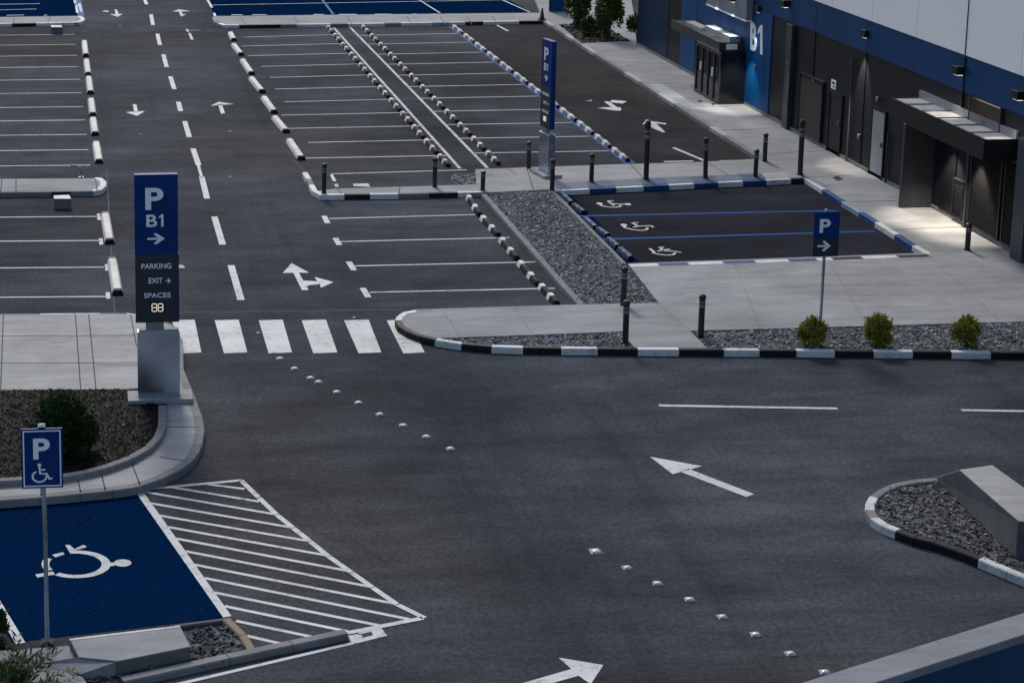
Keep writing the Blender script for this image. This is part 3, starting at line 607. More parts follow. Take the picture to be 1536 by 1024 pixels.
# B1 letters and small notices
def fac_text(s, pts, bold, mat, proud, name='lettering', th=.02):
    """pts: picture corners (left-top, right-bottom) measured on the facade"""
    (l, t, bl), (r, rt, rb) = pts
    A, B, C, D = FZ(l, bl), FZ(r, rb), FZ(r, rt), FZ(l, t); v, f = one() if s == '1' else glyphs(s, bold); q = MB()
    fn = lambda u, w_, h: ((XF - proud - h), *( (A + (B - A) * u) * (1 - w_) + (D + (C - D) * u) * w_).yz)
    shape(q, v, f, fn, th); return bpart(name, q, mat)
fac_text('B', ((1127.5, 32, 74.5), (1136.5, 37, 79)), .03, 'swhite', .03); fac_text('1', ((1139, 38, 80), (1145.5, 38, 83)), .02, 'swhite', .03)
def notice(px, py, hw, hh, mat='swhite'):
    c = FZ(px, py); q = MB(); q.box(XF - .02, XF, c.y - hw, c.y + hw, c.z - hh, c.z + hh); o = bpart('notice_plate', q, mat)
    k = MB(); k.box(XF - .026, XF - .02, c.y - hw * .55, c.y + hw * .55, c.z + hh * .1, c.z + hh * .6); k.box(XF - .026, XF - .02, c.y - hw * .55, c.y + hw * .2, c.z - hh * .6, c.z - hh * .3); k.build('mark', 'dark2', o)
notice(1251, 127, .17, .14)
for px, py in ((1318, 149), (1134, 100), (1222, 120), (1290, 205)):
    c = FZ(px, py); q = MB(); q.box(XF - .07, XF, c.y - .05, c.y + .05, c.z - .07, c.z + .07); bpart('junction_box', q, 'galv', bevel=.01)
for px, z0_, z1_ in ((1272, K, zb1 - .3), (1330, K, 1.6)):
    q = MB(); yy = YF(px); q.tube([(XF - .05, yy, z0_), (XF - .05, yy, z1_)], .025, 8); bpart('conduit', q, 'dark', smooth=True)
# near canopy with fin wall
e = FZ(1527, 210); e2 = FZ(1526, 241); cy0 = e.y; ct = e.z; cb = e2.z
cd = XF - atY(1479, 217, cy0).x; cy1 = FZ(1338, 152, cd).y
can = MB(); can.box(XF - cd, XF - .001, cy0, cy1, ct - .06, ct); can = bpart('canopy', can, 'canopytop')
q = MB(); q.box(XF - cd - .05, XF - cd, cy0, cy1, cb, ct + .03); q.box(XF - cd, XF - .001, cy0 - .05, cy0, cb, ct + .03); q.box(XF - cd, XF - .001, cy1, cy1 + .05, cb, ct + .03); q.build('fascia', 'dark', can)
q = MB(); q.box(XF - .06, XF - .002, cy0, cy1, ct + .001, ct + .22); q.build('flashing', 'galv', can)
for i in range(1, 6):
    q = MB(); yy = cy0 + (cy1 - cy0) * i / 6; q.box(XF - cd + .02, XF - .07, yy - .015, yy + .015, ct + .001, ct + .03); q.build('rib', 'steelp', can)
q = MB(); q.box(XF - cd, XF - .002, cy0, cy1, cb + .02, cb + .06); q.build('soffit', 'dark2', can)
pf = P(1350, 312, K); fy = pf.y
q = MB(); q.box(pf.x, XF - .001, fy, fy + .12, K, cb + .02); bpart('entrance_wall', q, 'fin', bevel=.008)
# doors and louvres under the near canopy
def recess_panel(px0, px1, mat, name): return panel(name, mat, YF(px0), YF(px1), K + .1, cb, .035)
recess_panel(1408, 1430, 'dark2', 'shutter'); louvre(1430, 1446, K + .12, 1.3, 'louv', 14, d=.06)
q = MB(); q.box(XF - .12, XF, YF(1452), YF(1449), K, cb); bpart('mullion', q, 'fin')
louvre(1454, 1500, K + .12, cb - .02, 'louv', 30, d=.07); louvre(1504, 1528, K + .12, cb - .02, 'louv', 30, d=.07)
q = MB(); q.box(XF - .3, XF, YF(1533) - .5, YF(1531), K, ct + .2); bpart('pilaster', q, 'slatep', bevel=.01)
# far canopy with glazed porch
e = FZ(1117, 63); e2 = FZ(1117, 77); gy0 = e.y; gt = e.z; gb = e2.z
gd = XF - atY(1081, 63, gy0).x; gy1 = FZ(1009, 22, gd).y
cn2 = MB(); cn2.box(XF - gd, XF - .031, gy0, gy1, gb, gt - .05); cn2 = bpart('canopy', cn2, 'dark')
q = MB(); q.box(XF - gd - .04, XF - gd, gy0, gy1, gb - .02, gt); q.box(XF - gd, XF - .031, gy0 - .04, gy0, gb - .02, gt); q.build('fascia', 'fin', cn2)
q = MB(); q.box(XF - gd * .5, XF - .04, gy0 + .3, gy0 + (gy1 - gy0) * .55, gt - .05, gt + .14); q.box(XF - gd * .7, XF - gd * .3, gy0 + (gy1 - gy0) * .55 + .02, gy1 - .8, gt - .05, gt + .04); q.build('roof_duct', 'canopytop', cn2)
c = atY(1097.5, 70.5, gy0 - .04); q = MB(); q.box(c.x - .2, c.x + .2, gy0 - .06, gy0 - .04, c.z - .1, c.z + .1); nn = q.build('notice_plate', 'swhite', cn2)
pv = P(1078, 157, K); py_ = P(1040, 137, K).y
q = MB(); q.box(pv.x, XF - .031, pv.y, py_, K, gb); porch = bpart('porch', q, 'glassd')
q = MB(); n = 4
for i in range(n + 1):
    yy = pv.y + (py_ - pv.y) * i / n; q.box(pv.x - .04, pv.x, yy - .05, yy + .05, K, gb)
q.box(pv.x - .035, pv.x, pv.y + .05, py_ - .05, K, K + .12); q.box(pv.x - .035, pv.x, pv.y + .05, py_ - .05, gb - .12, gb); q.build('frame', 'fin', porch)
for i in (1, 3):
    yy = pv.y + (py_ - pv.y) * i / n; q = MB(); q.box(pv.x - .09, pv.x - .04, yy - .03, yy + .03, K + .9, K + 1.2); q.build('handle', 'swhite', porch)
# sign box above the far canopy
s0, s1 = FZ(1060, 5, .25), FZ(1119, 31, .25)
q = MB(); q.box(XF - .25, XF - .025, min(s0.y, s1.y), max(s0.y, s1.y), s1.z, s1.z + 1.9); bx = bpart('sign_box', q, 'steelp')
q = MB(); q.box(XF - .27, XF - .02, min(s0.y, s1.y), max(s0.y, s1.y), s1.z - .05, s1.z - .002); q.build('trim', 'swhite', bx)
# lamps -------------------------------------------------
def wall_lamp(px, py, energy, size=70, tilt=0, d=.24, col=(1, .86, .7), blend=.6, box=True, out=.16):
    c = FZ(px, py, d * .5); q = MB(); q.box(XF - d, XF - .02, c.y - .16, c.y + .16, c.z - .1, c.z + .12); o = bpart('wall_lamp', q, 'dark', bevel=.01)
    q = MB(); q.box(XF - d + .04, XF - .06, c.y - .12, c.y + .12, c.z - .115, c.z - .1); q.build('lens', 'lamp', o)
    spot(o, (XF - out - .04, c.y, c.z - .16), energy, size, tilt, col, blend)
    return o
def spot(parent, loc, energy, size, tilt, col, blend, aim=None):
    L = bpy.data.lights.new('downlight', 'SPOT'); L.energy = energy; L.spot_size = R(size); L.spot_blend = blend; L.color = col; L.shadow_soft_size = .04
    o = bpy.data.objects.new('downlight', L); COL.objects.link(o); o.parent = parent; oo = parent['_o']
    o.location = (loc[0] - oo[0], loc[1] - oo[1], loc[2] - oo[2]); o.rotation_euler = (0, R(tilt), 0)
    return o
LAMP = 2.8
wall_lamp(1438, 106, 26 * LAMP, 62, 12); wall_lamp(1528, 143, 26 * LAMP, 62, 12); wall_lamp(1178, 6, 25 * LAMP, 40, 0)
wall_lamp(1297, 51, 150 * LAMP, 46, -8, .14, out=.3); wall_lamp(1137, 14, 45 * LAMP, 44, 6, .12, (.75, .85, 1)); 
for px, py in ((1079, -14), (1103, -2)): wall_lamp(px, py, 70 * LAMP, 60, 10, .4, (.85, .93, 1), out=.36)
def soffit_lamp(y, x, z, energy, size=80, tilt=0):
    q = MB(); q.lathe([(.07, z - .03), (.09, z - .03), (.09, z + .01)], 12, (x, y)); o = bpart('soffit_lamp', q, 'dark2')
    q = MB(); q.lathe([(.0, z - .034), (.065, z - .034)], 12, (x, y)); q.build('lens', 'lamp', o); spot(o, (x, y, z - .06), energy, size, tilt, (1, .87, .7), .7)
soffit_lamp(YF(1428), XF - .45, cb + .015, 150 * LAMP); soffit_lamp(YF(1470), XF - .4, cb + .015, 100 * LAMP, 70); soffit_lamp(YF(1126), XF - .55, 2.6, 90 * LAMP, 70)

# other structures near the building
c = P(836, 17, K); q = MB(); b0 = P(826, 18, K); b1 = P(850, 17.5, K)
pn = thing('blue_panel', 'plain blue panel standing behind the far shrubs', 'panel', tuple(b0))
q.box(b0.x, b1.x, b0.y, b0.y + .15, K, K + 2.2); q.build('sheet', 'bluep', pn); q = MB(); q.box(b0.x - .05, b0.x - .003, b0.y - .02, b0.y + .17, 0, K + 2.25); q.build('post', 'dark', pn)
pave('path', [[(812, 22), (950, 16), (945, -12), (800, -6)]], [((830, 8), (930, 4))], 'conc')

# ------------------------------------------------------------------ SIGN TOTEMS
tb = P(238, 601, K)
def make_totem():
    t = thing('sign_totem', 'tall blue totem sign facing the camera beside the crosswalk, letters readable', 'sign', tuple(tb), 'parking totem signs')
    Y = tb.y - .0
    g = lambda px, py: atY(px, py, Y)
    xl, xr = g(203.5, 484).x, g(268, 484).x; z1 = g(230, 262).z; z0 = g(236, 483.5).z; zm = g(232, 382).z; dep = .15
    def fbox(name, x0, x1, y0, y1, za, zb, mat, par=t, bv=.006):
        q = MB(); q.box(x0, x1, y0, y1, za, zb); return q.build(name, mat, par, bevel=bv)
    fbox('header_panel', xl, xr, Y, Y + dep, zm, z1, 'sblue'); info = fbox('info_panel', xl + .003, xr - .003, Y + .003, Y + dep - .003, z0, zm, 'sdark')
    fbox('side_trim', xr - .0025, xr + .012, Y - .002, Y + dep + .002, z0, zm - .002, 'sblue', bv=0)
    pb = fbox('plinth', g(207, 598).x, g(270, 598).x, Y - .02, Y + dep + .04, K + .1, g(238, 497).z, 'steel')
    fbox('neck', g(219, 490).x, g(246, 490).x, Y + .03, Y + dep - .03, g(238, 497).z, z0, 'galv'); fbox('neck_plate', g(207, 497).x + .02, g(270, 497).x - .02, Y + .01, Y + dep - .0, g(238, 497).z, g(238, 497).z + .03, 'conc', bv=0)
    fbox('base_slab', g(192, 604).x, g(289, 604).x, Y - .22, Y + dep + .2, K, K + .1, 'conclight', bv=.01)
    def txt(s, l, tp, r, b, bold, par, name='lettering', Yf=Y):
        A = g(l, b); B = g(r, tp); v, f = arrow_shape() if s == '>' else level_code(bold) if s == 'B1' else glyphs(s, bold); q = MB()
        shape(q, v, f, lambda u, w_, h: (A.x + (B.x - A.x) * u, Yf - h, A.z + (B.z - A.z) * w_), .006); return q.build(name, 'swhite', par)
    hp = [c for c in t.children if c.name.startswith('header')][0]
    txt('P', 218, 281.5, 245, 315, .028, hp); txt('B1', 219.5, 321.5, 245, 340.5, .018, hp); txt('>', 221, 349, 247, 367, 0, hp, 'arrow')
    Y2 = Y + .003
    txt('PARKING', 212, 394.5, 257, 403.5, .016, info, Yf=Y2); txt('EXIT', 223, 416.5, 244, 425, .016, info, Yf=Y2); txt('>', 248, 417, 256.5, 425, 0, info, 'arrow', Y2); txt('SPACES', 216, 438.5, 256, 447, .016, info, Yf=Y2)
    A, B = g(225, 469), g(248, 453); q = MB(); q.box(A.x, B.x, Y - .005, Y2, A.z, B.z); ds = q.build('display', 'screen', info)
    q = MB(); dw = (B.x - A.x); dh = B.z - A.z
    for k in (0, 1):
        x0 = A.x + dw * (.13 + .4 * k); x1 = x0 + dw * .31; za = A.z + dh * .14; zc = A.z + dh * .5; zb_ = A.z + dh * .86; s = .0065
        for z in (za, zc, zb_): q.box(x0 + s, x1 - s, Y - .012, Y - .005, z - s, z + s)
        for x in (x0, x1):
            for a, b in ((za, zc), (zc, zb_)): q.box(x - s, x + s, Y - .012, Y - .005, a + s * 1.3, b - s * 1.3)
    q.build('digits', 'led', ds)
    return t
totem = make_totem()
t2 = copy_tree(totem); q = P(815, 262, K); t2.location = (q.x, q.y, K); t2.rotation_euler = (0, 0, R(-79)); t2.scale = (.8, 1, .885)
t2['label'] = 'totem sign turned edge-on on the grey slab, standing among the far bollards'
def post_sign(label, base, face, split, two, lean):
    b = P(*base, K if two else .06); t = thing('parking_sign', label, 'sign', tuple(b)); Y = b.y - .05
    g = lambda px, py: atY(px, py, Y)
    x0, x1 = g(face[0], face[3]).x, g(face[2], face[3]).x; z1, z0 = g(face[0], face[1]).z, g(face[0], face[3]).z
    q = MB(); q.tube([(b.x, b.y, b.z), (b.x + lean * .5, b.y, (b.z + z1) / 2), ((x0 + x1) / 2, b.y - .0, z1 + .04)], .032, 12); q.build('post', 'galv', t, smooth=True)
    q = MB(); q.box(b.x - .09, b.x + .09, b.y - .09, b.y + .09, b.z, b.z + .02); q.build('base_plate', 'rubber', t)
    def T(par, v, f, l, tp, r, bt, name, yo=.025):
        A = g(l, bt); B = g(r, tp); q = MB(); shape(q, v, f, lambda u, w_, h: (A.x + (B.x - A.x) * u, Y - yo - h, A.z + (B.z - A.z) * w_), .004); return q.build(name, 'swhite', par)
    if two:
        zs = g(face[0], split).z
        q = MB(); q.box(x0, x1, Y - .02, Y + .012, zs, z1); pl = q.build('plate', 'sblue', t, bevel=.004); q = MB(); q.box(x0, x1, Y - .02, Y + .012, z0, zs - .004); p2 = q.build('lower_plate', 'sdark', t, bevel=.004)
        T(pl, *glyphs('P', .028), 1228.5, 328, 1246, 349, 'lettering', .02); T(p2, *arrow_shape(), 1225, 360, 1246, 377, 'arrow', .02)
    else:
        q = MB(); q.box(x0, x1, Y - .02, Y + .012, z0, z1); pl = q.build('plate', 'sblue', t, bevel=.004)
        q = MB(); i = .025; th = .018; zz = [(x0 + i, x1 - i, z0 + i, z0 + i + th), (x0 + i, x1 - i, z1 - i - th, z1 - i), (x0 + i, x0 + i + th, z0 + i + th, z1 - i - th), (x1 - i - th, x1 - i, z0 + i + th, z1 - i - th)]
        for a, b_, c, d in zz: q.box(a, b_, Y - .024, Y - .02, c, d)
        q.build('border', 'swhite', pl)
        T(pl, *glyphs('P', .028), 50, 656, 74.5, 688, 'lettering', .02); v, f = wheelchair(); T(pl, v, f, 45, 693.5, 79, 722, 'wheelchair_symbol', .02)
        q = MB(); q.box((x0 + x1) / 2 - .05, (x0 + x1) / 2 + .05, Y - .03, Y + .12, z1 - .01, z1 + .03); q.build('bracket', 'sblue', t)
    q = MB(); q.box((x0 + x1) / 2 - .05, (x0 + x1) / 2 + .05, Y + .012, Y + .085, z0 + .15, z0 + .2); q.build('clamp', 'galv', t)
    return t
post_sign('blue P sign with arrow plate below, on a thin post behind the yellowish shrub', (1230, 491), (1218, 318, 1256, 385), 357.5, True, 0)
post_sign('blue P sign with white wheelchair symbol on a grey post in the blue bay', (71, 963), (33, 643, 95, 732), 0, False, 0)

# ------------------------------------------------------------------ BOLLARDS
def bollard_proto():
    t = thing('bollard', '', 'bollard', (0, 0, 0), 'black bollards on the pavements')
    q = MB(); q.lathe([(.09, 0), (.09, .02), (.066, .022), (.066, 1.0)], 18); q.build('post', 'black', t, smooth=False)
    q = MB(); q.lathe([(.069, .78), (.069, .86)], 18); q.lathe([(.069, .9), (.069, .95)], 18); q.build('band', 'band2', t)
    q = MB(); q.lathe([(.07, 1.0), (.076, 1.01), (.076, 1.06), (.066, 1.1), (.04, 1.125), (.0, 1.13)], 18); q.build('cap', 'black', t)
    return t
bp = None
BOL = [(486, 290, 245, 'black bollard on the rounded kerb tip at the end of the wheel stops'), (652, 280, 236, 'black bollard behind the striped kerb between kerb tip and rubble patch'), (724, 285, 256, 'short bollard at the top corner of the gravel strip, beside the rubble'),
       (793, 252, 212, 'black bollard just left of the edge-on totem'), (828, 285, 238, 'greyish bollard just right of the edge-on totem base'), (887, 272, 230, 'black bollard behind the blue bay kerb, first right of the edge-on totem'),
       (969, 269, 181, 'tallest black bollard, standing in front of the white road arrow'), (1058, 267, 206, 'black bollard behind the bay kerb, next right of the tallest bollard'), (1133, 265, 224, 'shorter black bollard near the far right corner of the blue bays'),
       (1147, 242, 200, 'black bollard standing at the end of the road kerb, farthest back'), (1200, 262, 179, 'tall black bollard at the corner of the blue bays before the louvre'), (935, 457, 400, 'black bollard at the lower end of the wide gravel strip'),
       (938, 513, 450, 'black bollard standing in the near kerbside gravel beside the path'), (1051, 503, 441, 'black bollard at the left end of the shrub bed'), (1451, 375, 335, 'dark bollard close to the near entrance louvres')]
bp = bollard_proto()
for i, (x, y, t, lab) in enumerate(BOL):
    o = bp if i == 0 else copy_tree(bp)
    b = P(x, y, K); h = atY(x, t, b.y).z - K
    o.location = b; s = h / 1.13; o.scale = ((1.15, 1.15, s) if s > 1.3 else (1, 1, s)); o['label'] = lab; o.rotation_euler = (R(random.uniform(-1, 1)), R(random.uniform(-1, 1)), i)
b = P(813, 30, K); cp = thing('traffic_cone', 'small dark cone on the corner of the far pavement', 'cone', tuple(b))
q = MB(); q.lathe([(.12, K + .04), (.05, K + .4), (.03, K + .55), (0, K + .56)], 14, (b.x, b.y)); q.build('body', 'black', cp); q = MB(); q.box(b.x - .16, b.x + .16, b.y - .16, b.y + .16, K, K + .04); q.build('base', 'rubber', cp)

# ------------------------------------------------------------------ WHEEL STOPS
def bar(mb, y0, y1, w0, w1, h, mi=0, e0=0, e1=0):
    """trapezoid bar along y, ends sloped by e0/e1"""
    def ring(y, hh, ww0, ww1): return [(-ww0 / 2, y, 0), (ww0 / 2, y, 0), (ww1 / 2, y, hh * .75), (ww1 / 2 * .75, y, hh), (-ww1 / 2 * .75, y, hh), (-ww1 / 2, y, hh * .75)]
    a, b = ring(y0, h, w0, w1), ring(y1, h, w0, w1)
    a = [(p[0], p[1] + e0 * p[2] / h, p[2]) for p in a]; b = [(p[0], p[1] - e1 * p[2] / h, p[2]) for p in b]
    i = len(mb.v); mb.v += a + b; mb.f.append((i + 5, i + 4, i + 3, i + 2, i + 1, i)); mb.m.append(mi); mb.f.append(tuple(range(i + 6, i + 12))); mb.m.append(mi)
    for k in range(6): q = (k + 1) % 6; mb.f.append((i + k, i + q, i + 6 + q, i + 6 + k)[::-1]); mb.m.append(mi)
    for j in range(len(mb.f) - 6, len(mb.f)): mb.f[j] = mb.f[j][::-1]
def place(proto, first, a, b, label, L0, group, z=0.0):
    o = proto if first else copy_tree(proto)
    A, B = P(*a), P(*b); d = (A - B); o.location = ((A.x + B.x) / 2, (A.y + B.y) / 2, z); o.rotation_euler = (0, 0, math.atan2(-d.x, d.y)); o.scale = (1, d.length / L0, 1); o['label'] = label; o['group'] = group
    return o
ws = thing('wheel_stop', '', 'wheel stop', (0, 0, 0), 'white wheel stops')
q = MB(); bar(q, -.84, .84, .27, .2, .12); q.build('body', 'stopw', ws, bevel=.012)
for s in (-1, 1):
    q = MB(); (bar(q, -1.0, -.842, .272, .202, .118, 0, .05, 0) if s < 0 else bar(q, .842, 1.0, .272, .202, .118, 0, 0, .05)); q.build('end_cap', 'rubber' if s < 0 else 'concdark', ws)
for y in (-.55, .55): q = MB(); q.box(-.02, .02, y - .02, y + .02, .119, .127); q.build('bolt', 'galv', ws)
LEFT = [((126.5, 63), (129, 86)), ((129.5, 91), (132.5, 114)), ((133, 117), (136, 142)), ((136.5, 150), (139.5, 175)), ((139.5, 179), (143, 204)), ((144, 215), (149, 246)), ((157.5, 322), (165, 367)), ((168, 390), (177, 444))]
left_lab = ['small white wheel stop farthest away in the left lot', 'white wheel stop in the left lot, second from the far end', 'white wheel stop in the left lot, third from the far end', 'white wheel stop in the left lot, level with the fourth far bay', 'white wheel stop left of the down arrow, just below it', 'white wheel stop right above the rounded left island', 'white wheel stop just below the rounded left island', 'white wheel stop left of the large totem sign, nearest of all']
RIGHT = [((345.5, 51), (351, 62)), ((350, 68), (362, 84)), ((363, 91), (378, 113)), ((376, 118), (394, 140)), ((395, 147), (412, 171)), ((411, 177), (430, 200)), ((433, 211), (453, 241))]
right_lab = ['tiny white wheel stop beside the far island kerb, right of road'] + ['white wheel stop along the right road edge, %s counted from the far kerb' % ORD[i] for i in range(1, 6)] + ['white wheel stop right of the road, nearest the striped kerb tip']
for i, ((a, b), lab) in enumerate(zip(LEFT + RIGHT, left_lab + right_lab)): place(ws, i == 0, a, b, lab, 2.0, 'white wheel stops')
def banded(name, body, band, group, bands=((.76, .15), (-.26, .14))):
    t = thing(name, '', 'wheel stop', (0, 0, 0), group)
    q = MB(); bar(q, -.92, .92, .19, .13, .12); q.build('body', body, t, bevel=.01)
    for y, hw in bands:
        q = MB(); bar(q, y - hw, y + hw, .198, .137, .124); q.build('band', band, t)
    for s in (-1, 1):
        q = MB(); bar(q, *((-1, -.921) if s < 0 else (.921, 1)), .17, .11, .11, 0, *((.04, 0) if s < 0 else (0, .04))); q.build('end_cap', 'rubber', t)
    return t
bs = banded('wheel_stop', 'rubber', 'kw', 'black wheel stops with white bands')
cnt = 0
def row(proto, fx, ys, lab, group, gap=.08, first=True):
    for i in range(len(ys) - 1):
        y0 = ys[i] + (ys[i + 1] - ys[i]) * gap; y1 = ys[i + 1] - (ys[i + 1] - ys[i]) * gap
        place(proto, first and i == 0, (fx(y0), y0), (fx(y1), y1), lab % ORD[i], 2.0, group)
G2 = 'black wheel stops with white bands'
row(bs, stopA, (41,) + tuple(y - 2.5 for y in yB2) , 'black wheel stop with white bands, %s from far kerb, left of the walkway', G2)
place(bs, False, (stopA(236), 236), (stopA(252), 251), 'black wheel stop with white bands, nearest left of walkway beside the rubble', 2.0, G2)
row(bs, stopB, (40,) + yB3 + (250,), 'black wheel stop with white bands, %s from far kerb, right of the walkway', G2, first=False)
LOW = [((702, 297), (720, 325)), ((723, 328), (748, 356)), ((751, 361), (776, 391)), ((779, 396), (808, 430)), ((811, 431), (836, 459))]
for i, (a, b) in enumerate(LOW): place(bs, False, a, b, 'black wheel stop with white bands along the gravel strip kerb, %s from top' % ORD[i], 2.0, G2)
bl = banded('wheel_stop', 'stopb', 'kw', 'blue wheel stops with white bands', ((.6, .17), (-.36, .17)))
row(bl, stopC, (40, 53, 66, 80, 95, 111, 128, 145, 164, 184, 204, 224, 244), 'blue wheel stop with white bands, %s from far kerb beside the side lane', 'blue wheel stops with white bands', .04)
db = banded('wheel_stop', 'stopb', 'bandB', 'dark blue wheel stops', ((.6, .25), (-.3, .25)))
DB = [((841, 293), (858, 308)), ((860, 310), (876, 322)), ((877, 331), (894, 345)), ((896, 346), (912, 357)), ((912, 361), (927, 374)), ((929, 376), (947, 391))]
for i, (a, b) in enumerate(DB): place(db, i == 0, a, b, 'dark blue wheel stop at the head of the wheelchair bays, %s from the back' % ORD[i], 2.0, 'dark blue wheel stops')

# ------------------------------------------------------------------ ROAD STUDS
st = thing('road_stud', '', 'road stud', (0, 0, 0), 'road studs across the junction')
q = MB(); q.hexa([(-.085, -.075, 0), (.085, -.075, 0), (.085, .075, 0), (-.085, .075, 0)], [(-.05, -.045, .028), (.05, -.045, .028), (.05, .045, .028), (-.05, .045, .028)]); q.build('body', 'studm', st, bevel=.006)
q = MB(); q.hexa([(-.045, -.072, .006), (.045, -.072, .006), (.04, -.05, .031), (-.04, -.05, .031)], [(-.045, -.078, .008), (.045, -.078, .008), (.04, -.056, .033), (-.04, -.056, .033)]); q.lathe([(.045, .0285), (.03, .036), (0, .037)], 10); q.build('reflector', 'lens', st)
ST1 = [(387.5, 500), (410, 530), (420, 538), (442, 553), (466, 567), (478, 573), (505.6, 588), (538, 604), (570, 621.5), (605, 638), (640, 655), (676, 673)]
ST2 = [(894, 827), (941, 851.5), (987, 875), (1035, 899), (1084, 925), (1134, 951.5), (1186, 980), (1238, 1008)]
for i, (x, y) in enumerate(ST1 + ST2):
    o = st if i == 0 else copy_tree(st); o.location = P(x, y, .001); o.rotation_euler = (0, 0, R(random.uniform(-12, 12))); o.scale = (1.0, 1.0, .95)
    if i < 2: o.scale = (.6, .6, .8)
    if i == 12: o.scale = (1.25, 1.4, 1.1)
    o['label'] = 'small worn road stud on the second crosswalk bar from the totem' if i == 0 else 'small worn road stud just under the third crosswalk bar' if i == 1 else ('silver road stud in the row below the crosswalk, %s down from it' % ORD[i - 2] if i < 12 else ('large square road stud at the upper end of the lower row' if i == 12 else 'silver road stud in the lower row, %s after the large square one' % ORD[i - 13]))

# ------------------------------------------------------------------ LOOSE BLOCKS AND RAILS
def block(name, label, cat, bot, top, zt, mat, topmat, z0=0.0, bev=.012):
    B = [P(x, y, z0) for x, y in bot]; T = [P(x, y, zt if not isinstance(zt, (list, tuple)) else zt[i]) for i, (x, y) in enumerate(top)]
    a = sum(B[i].x * B[(i + 1) % len(B)].y - B[(i + 1) % len(B)].x * B[i].y for i in range(len(B)))
    if a < 0: B.reverse(); T.reverse()
    q = MB(); q.hexa(B, T, 0, 1); o = q.build(name, [mat, topmat], None, bevel=bev); return tag(o, label, cat)
def upright(name, label, cat, top_px, zt, mats, z0, cut=0):
    """block whose plan comes from its top face"""
    T = ccw([P(x, y, zt) for x, y in top_px]); q = MB(); q.hexa([(p.x, p.y, z0) for p in T], T, 0, 1); o = q.build(name, mats, None, bevel=.015); return tag(o, label, cat)
upright('concrete_block', 'low grey concrete block with a dark front face between slate chip beds', 'block', [(104, 957), (270, 937), (286, 969), (176, 991), (118, 985)], .27, ['concdark', 'conc'], .0)  # side shade is put into the colour: darker concrete than the top
R4 = ccw([P(118, 985, .262), P(177, 991, .262), P(122, 1010, K + .005), P(50, 996, K + .005)])
q = MB(); q.hexa([(p.x, p.y, 0) for p in R4], R4, 0); S('ramp', q, 'conc')
q = MB(); T = [P(104, 957.5, .274), P(270, 937.5, .274)]
strip(q, T[0] - Vector((0, .02, 0)), T[1] - Vector((0, .02, 0)), .05, .274); S('block_edge_line', q, 'white')
# island block: sloping concrete wedge
zt = .75
T = [P(1439, 704, zt), P(1489, 697, zt), P(1620, 790, zt), P(1528, 781, zt)]
q = MB(); B = [Vector((p.x, p.y, .1)) for p in T]
L0 = P(1401, 716, .12)
Bt = [L0, Vector((L0.x + (T[1].x - T[0].x), L0.y + .05, .12)), B[2], B[3]]
a = sum(Bt[i].x * Bt[(i + 1) % 4].y - Bt[(i + 1) % 4].x * Bt[i].y for i in range(4))
if a < 0: Bt.reverse(); T.reverse()
q.hexa(Bt, T, 0, 1); tag(q.build('concrete_block', ['concdark', 'conclight'], None, bevel=.02), 'large wedge shaped concrete block with pale top on the gravel island', 'block')  # shaded sides and lit top painted as two tones of one concrete
o = upright('concrete_block', 'small concrete block with pale top below the left island kerb', 'block', [(80, 293), (104, 292), (107, 298), (81, 298)], .3, ['concdark', 'kw'], 0)  # lit top and shaded sides are painted in, white over dark concrete
o = upright('concrete_block', 'small pale block under the far left island kerb', 'block', [(76, 38), (92, 38), (94, 41), (77, 41)], .3, ['concdark', 'kw'], 0)  # same painted light: white for the lit top, dark concrete for shaded sides
# bent pipe by the left lot
b = P(122, 266, 0); tpx = thing('bent_rail', 'thin bent metal rail beside the left island', 'rail', tuple(b))
h1 = atY(121, 252, b.y).z; e = atY(106, 248, b.y)
q = MB(); q.tube([(b.x, b.y, 0), (b.x, b.y, h1 * .6), (b.x - .05, b.y, h1), (b.x - .16, b.y, e.z - .02), (e.x, b.y, e.z)], .03, 8); q.build('tube', 'galv', tpx, smooth=True)
q = MB(); q.lathe([(.08, 0.001), (.08, .02), (.03, .025)], 12, (b.x, b.y)); q.build('base_plate', 'galv', tpx)
# drain covers on the pavement
def cover(px, label, z):
    T = [P(x, y, z) for x, y in px]; t = thing('drain_cover', label, 'drain cover', tuple(T[0]))
    q = MB(); q.prism(T, z - .02, z + .008); q.build('frame', 'concdark', t); q = MB(); c = sum(T, Vector()) / 4
    I = [c + (p - c) * .8 for p in T]
    for i in range(6): u = i / 6; q.poly([I[0] + (I[3] - I[0]) * u, I[1] + (I[2] - I[1]) * u, I[1] + (I[2] - I[1]) * (u + .1), I[0] + (I[3] - I[0]) * (u + .1)], z + .011)
    q.build('grate', 'dark2', t)
cover([(1248, 267), (1256, 263.5), (1266, 269), (1257, 272)], 'dark square drain cover on the pavement before the grey door', K)
cover([(1045, 152), (1050, 150.5), (1055, 153), (1050, 154.5)], 'small dark drain cover near the far porch, farther of two', K); cover([(1066, 156), (1071, 154.5), (1074, 157), (1069, 158.5)], 'small dark drain cover right at the corner of the far porch', K)
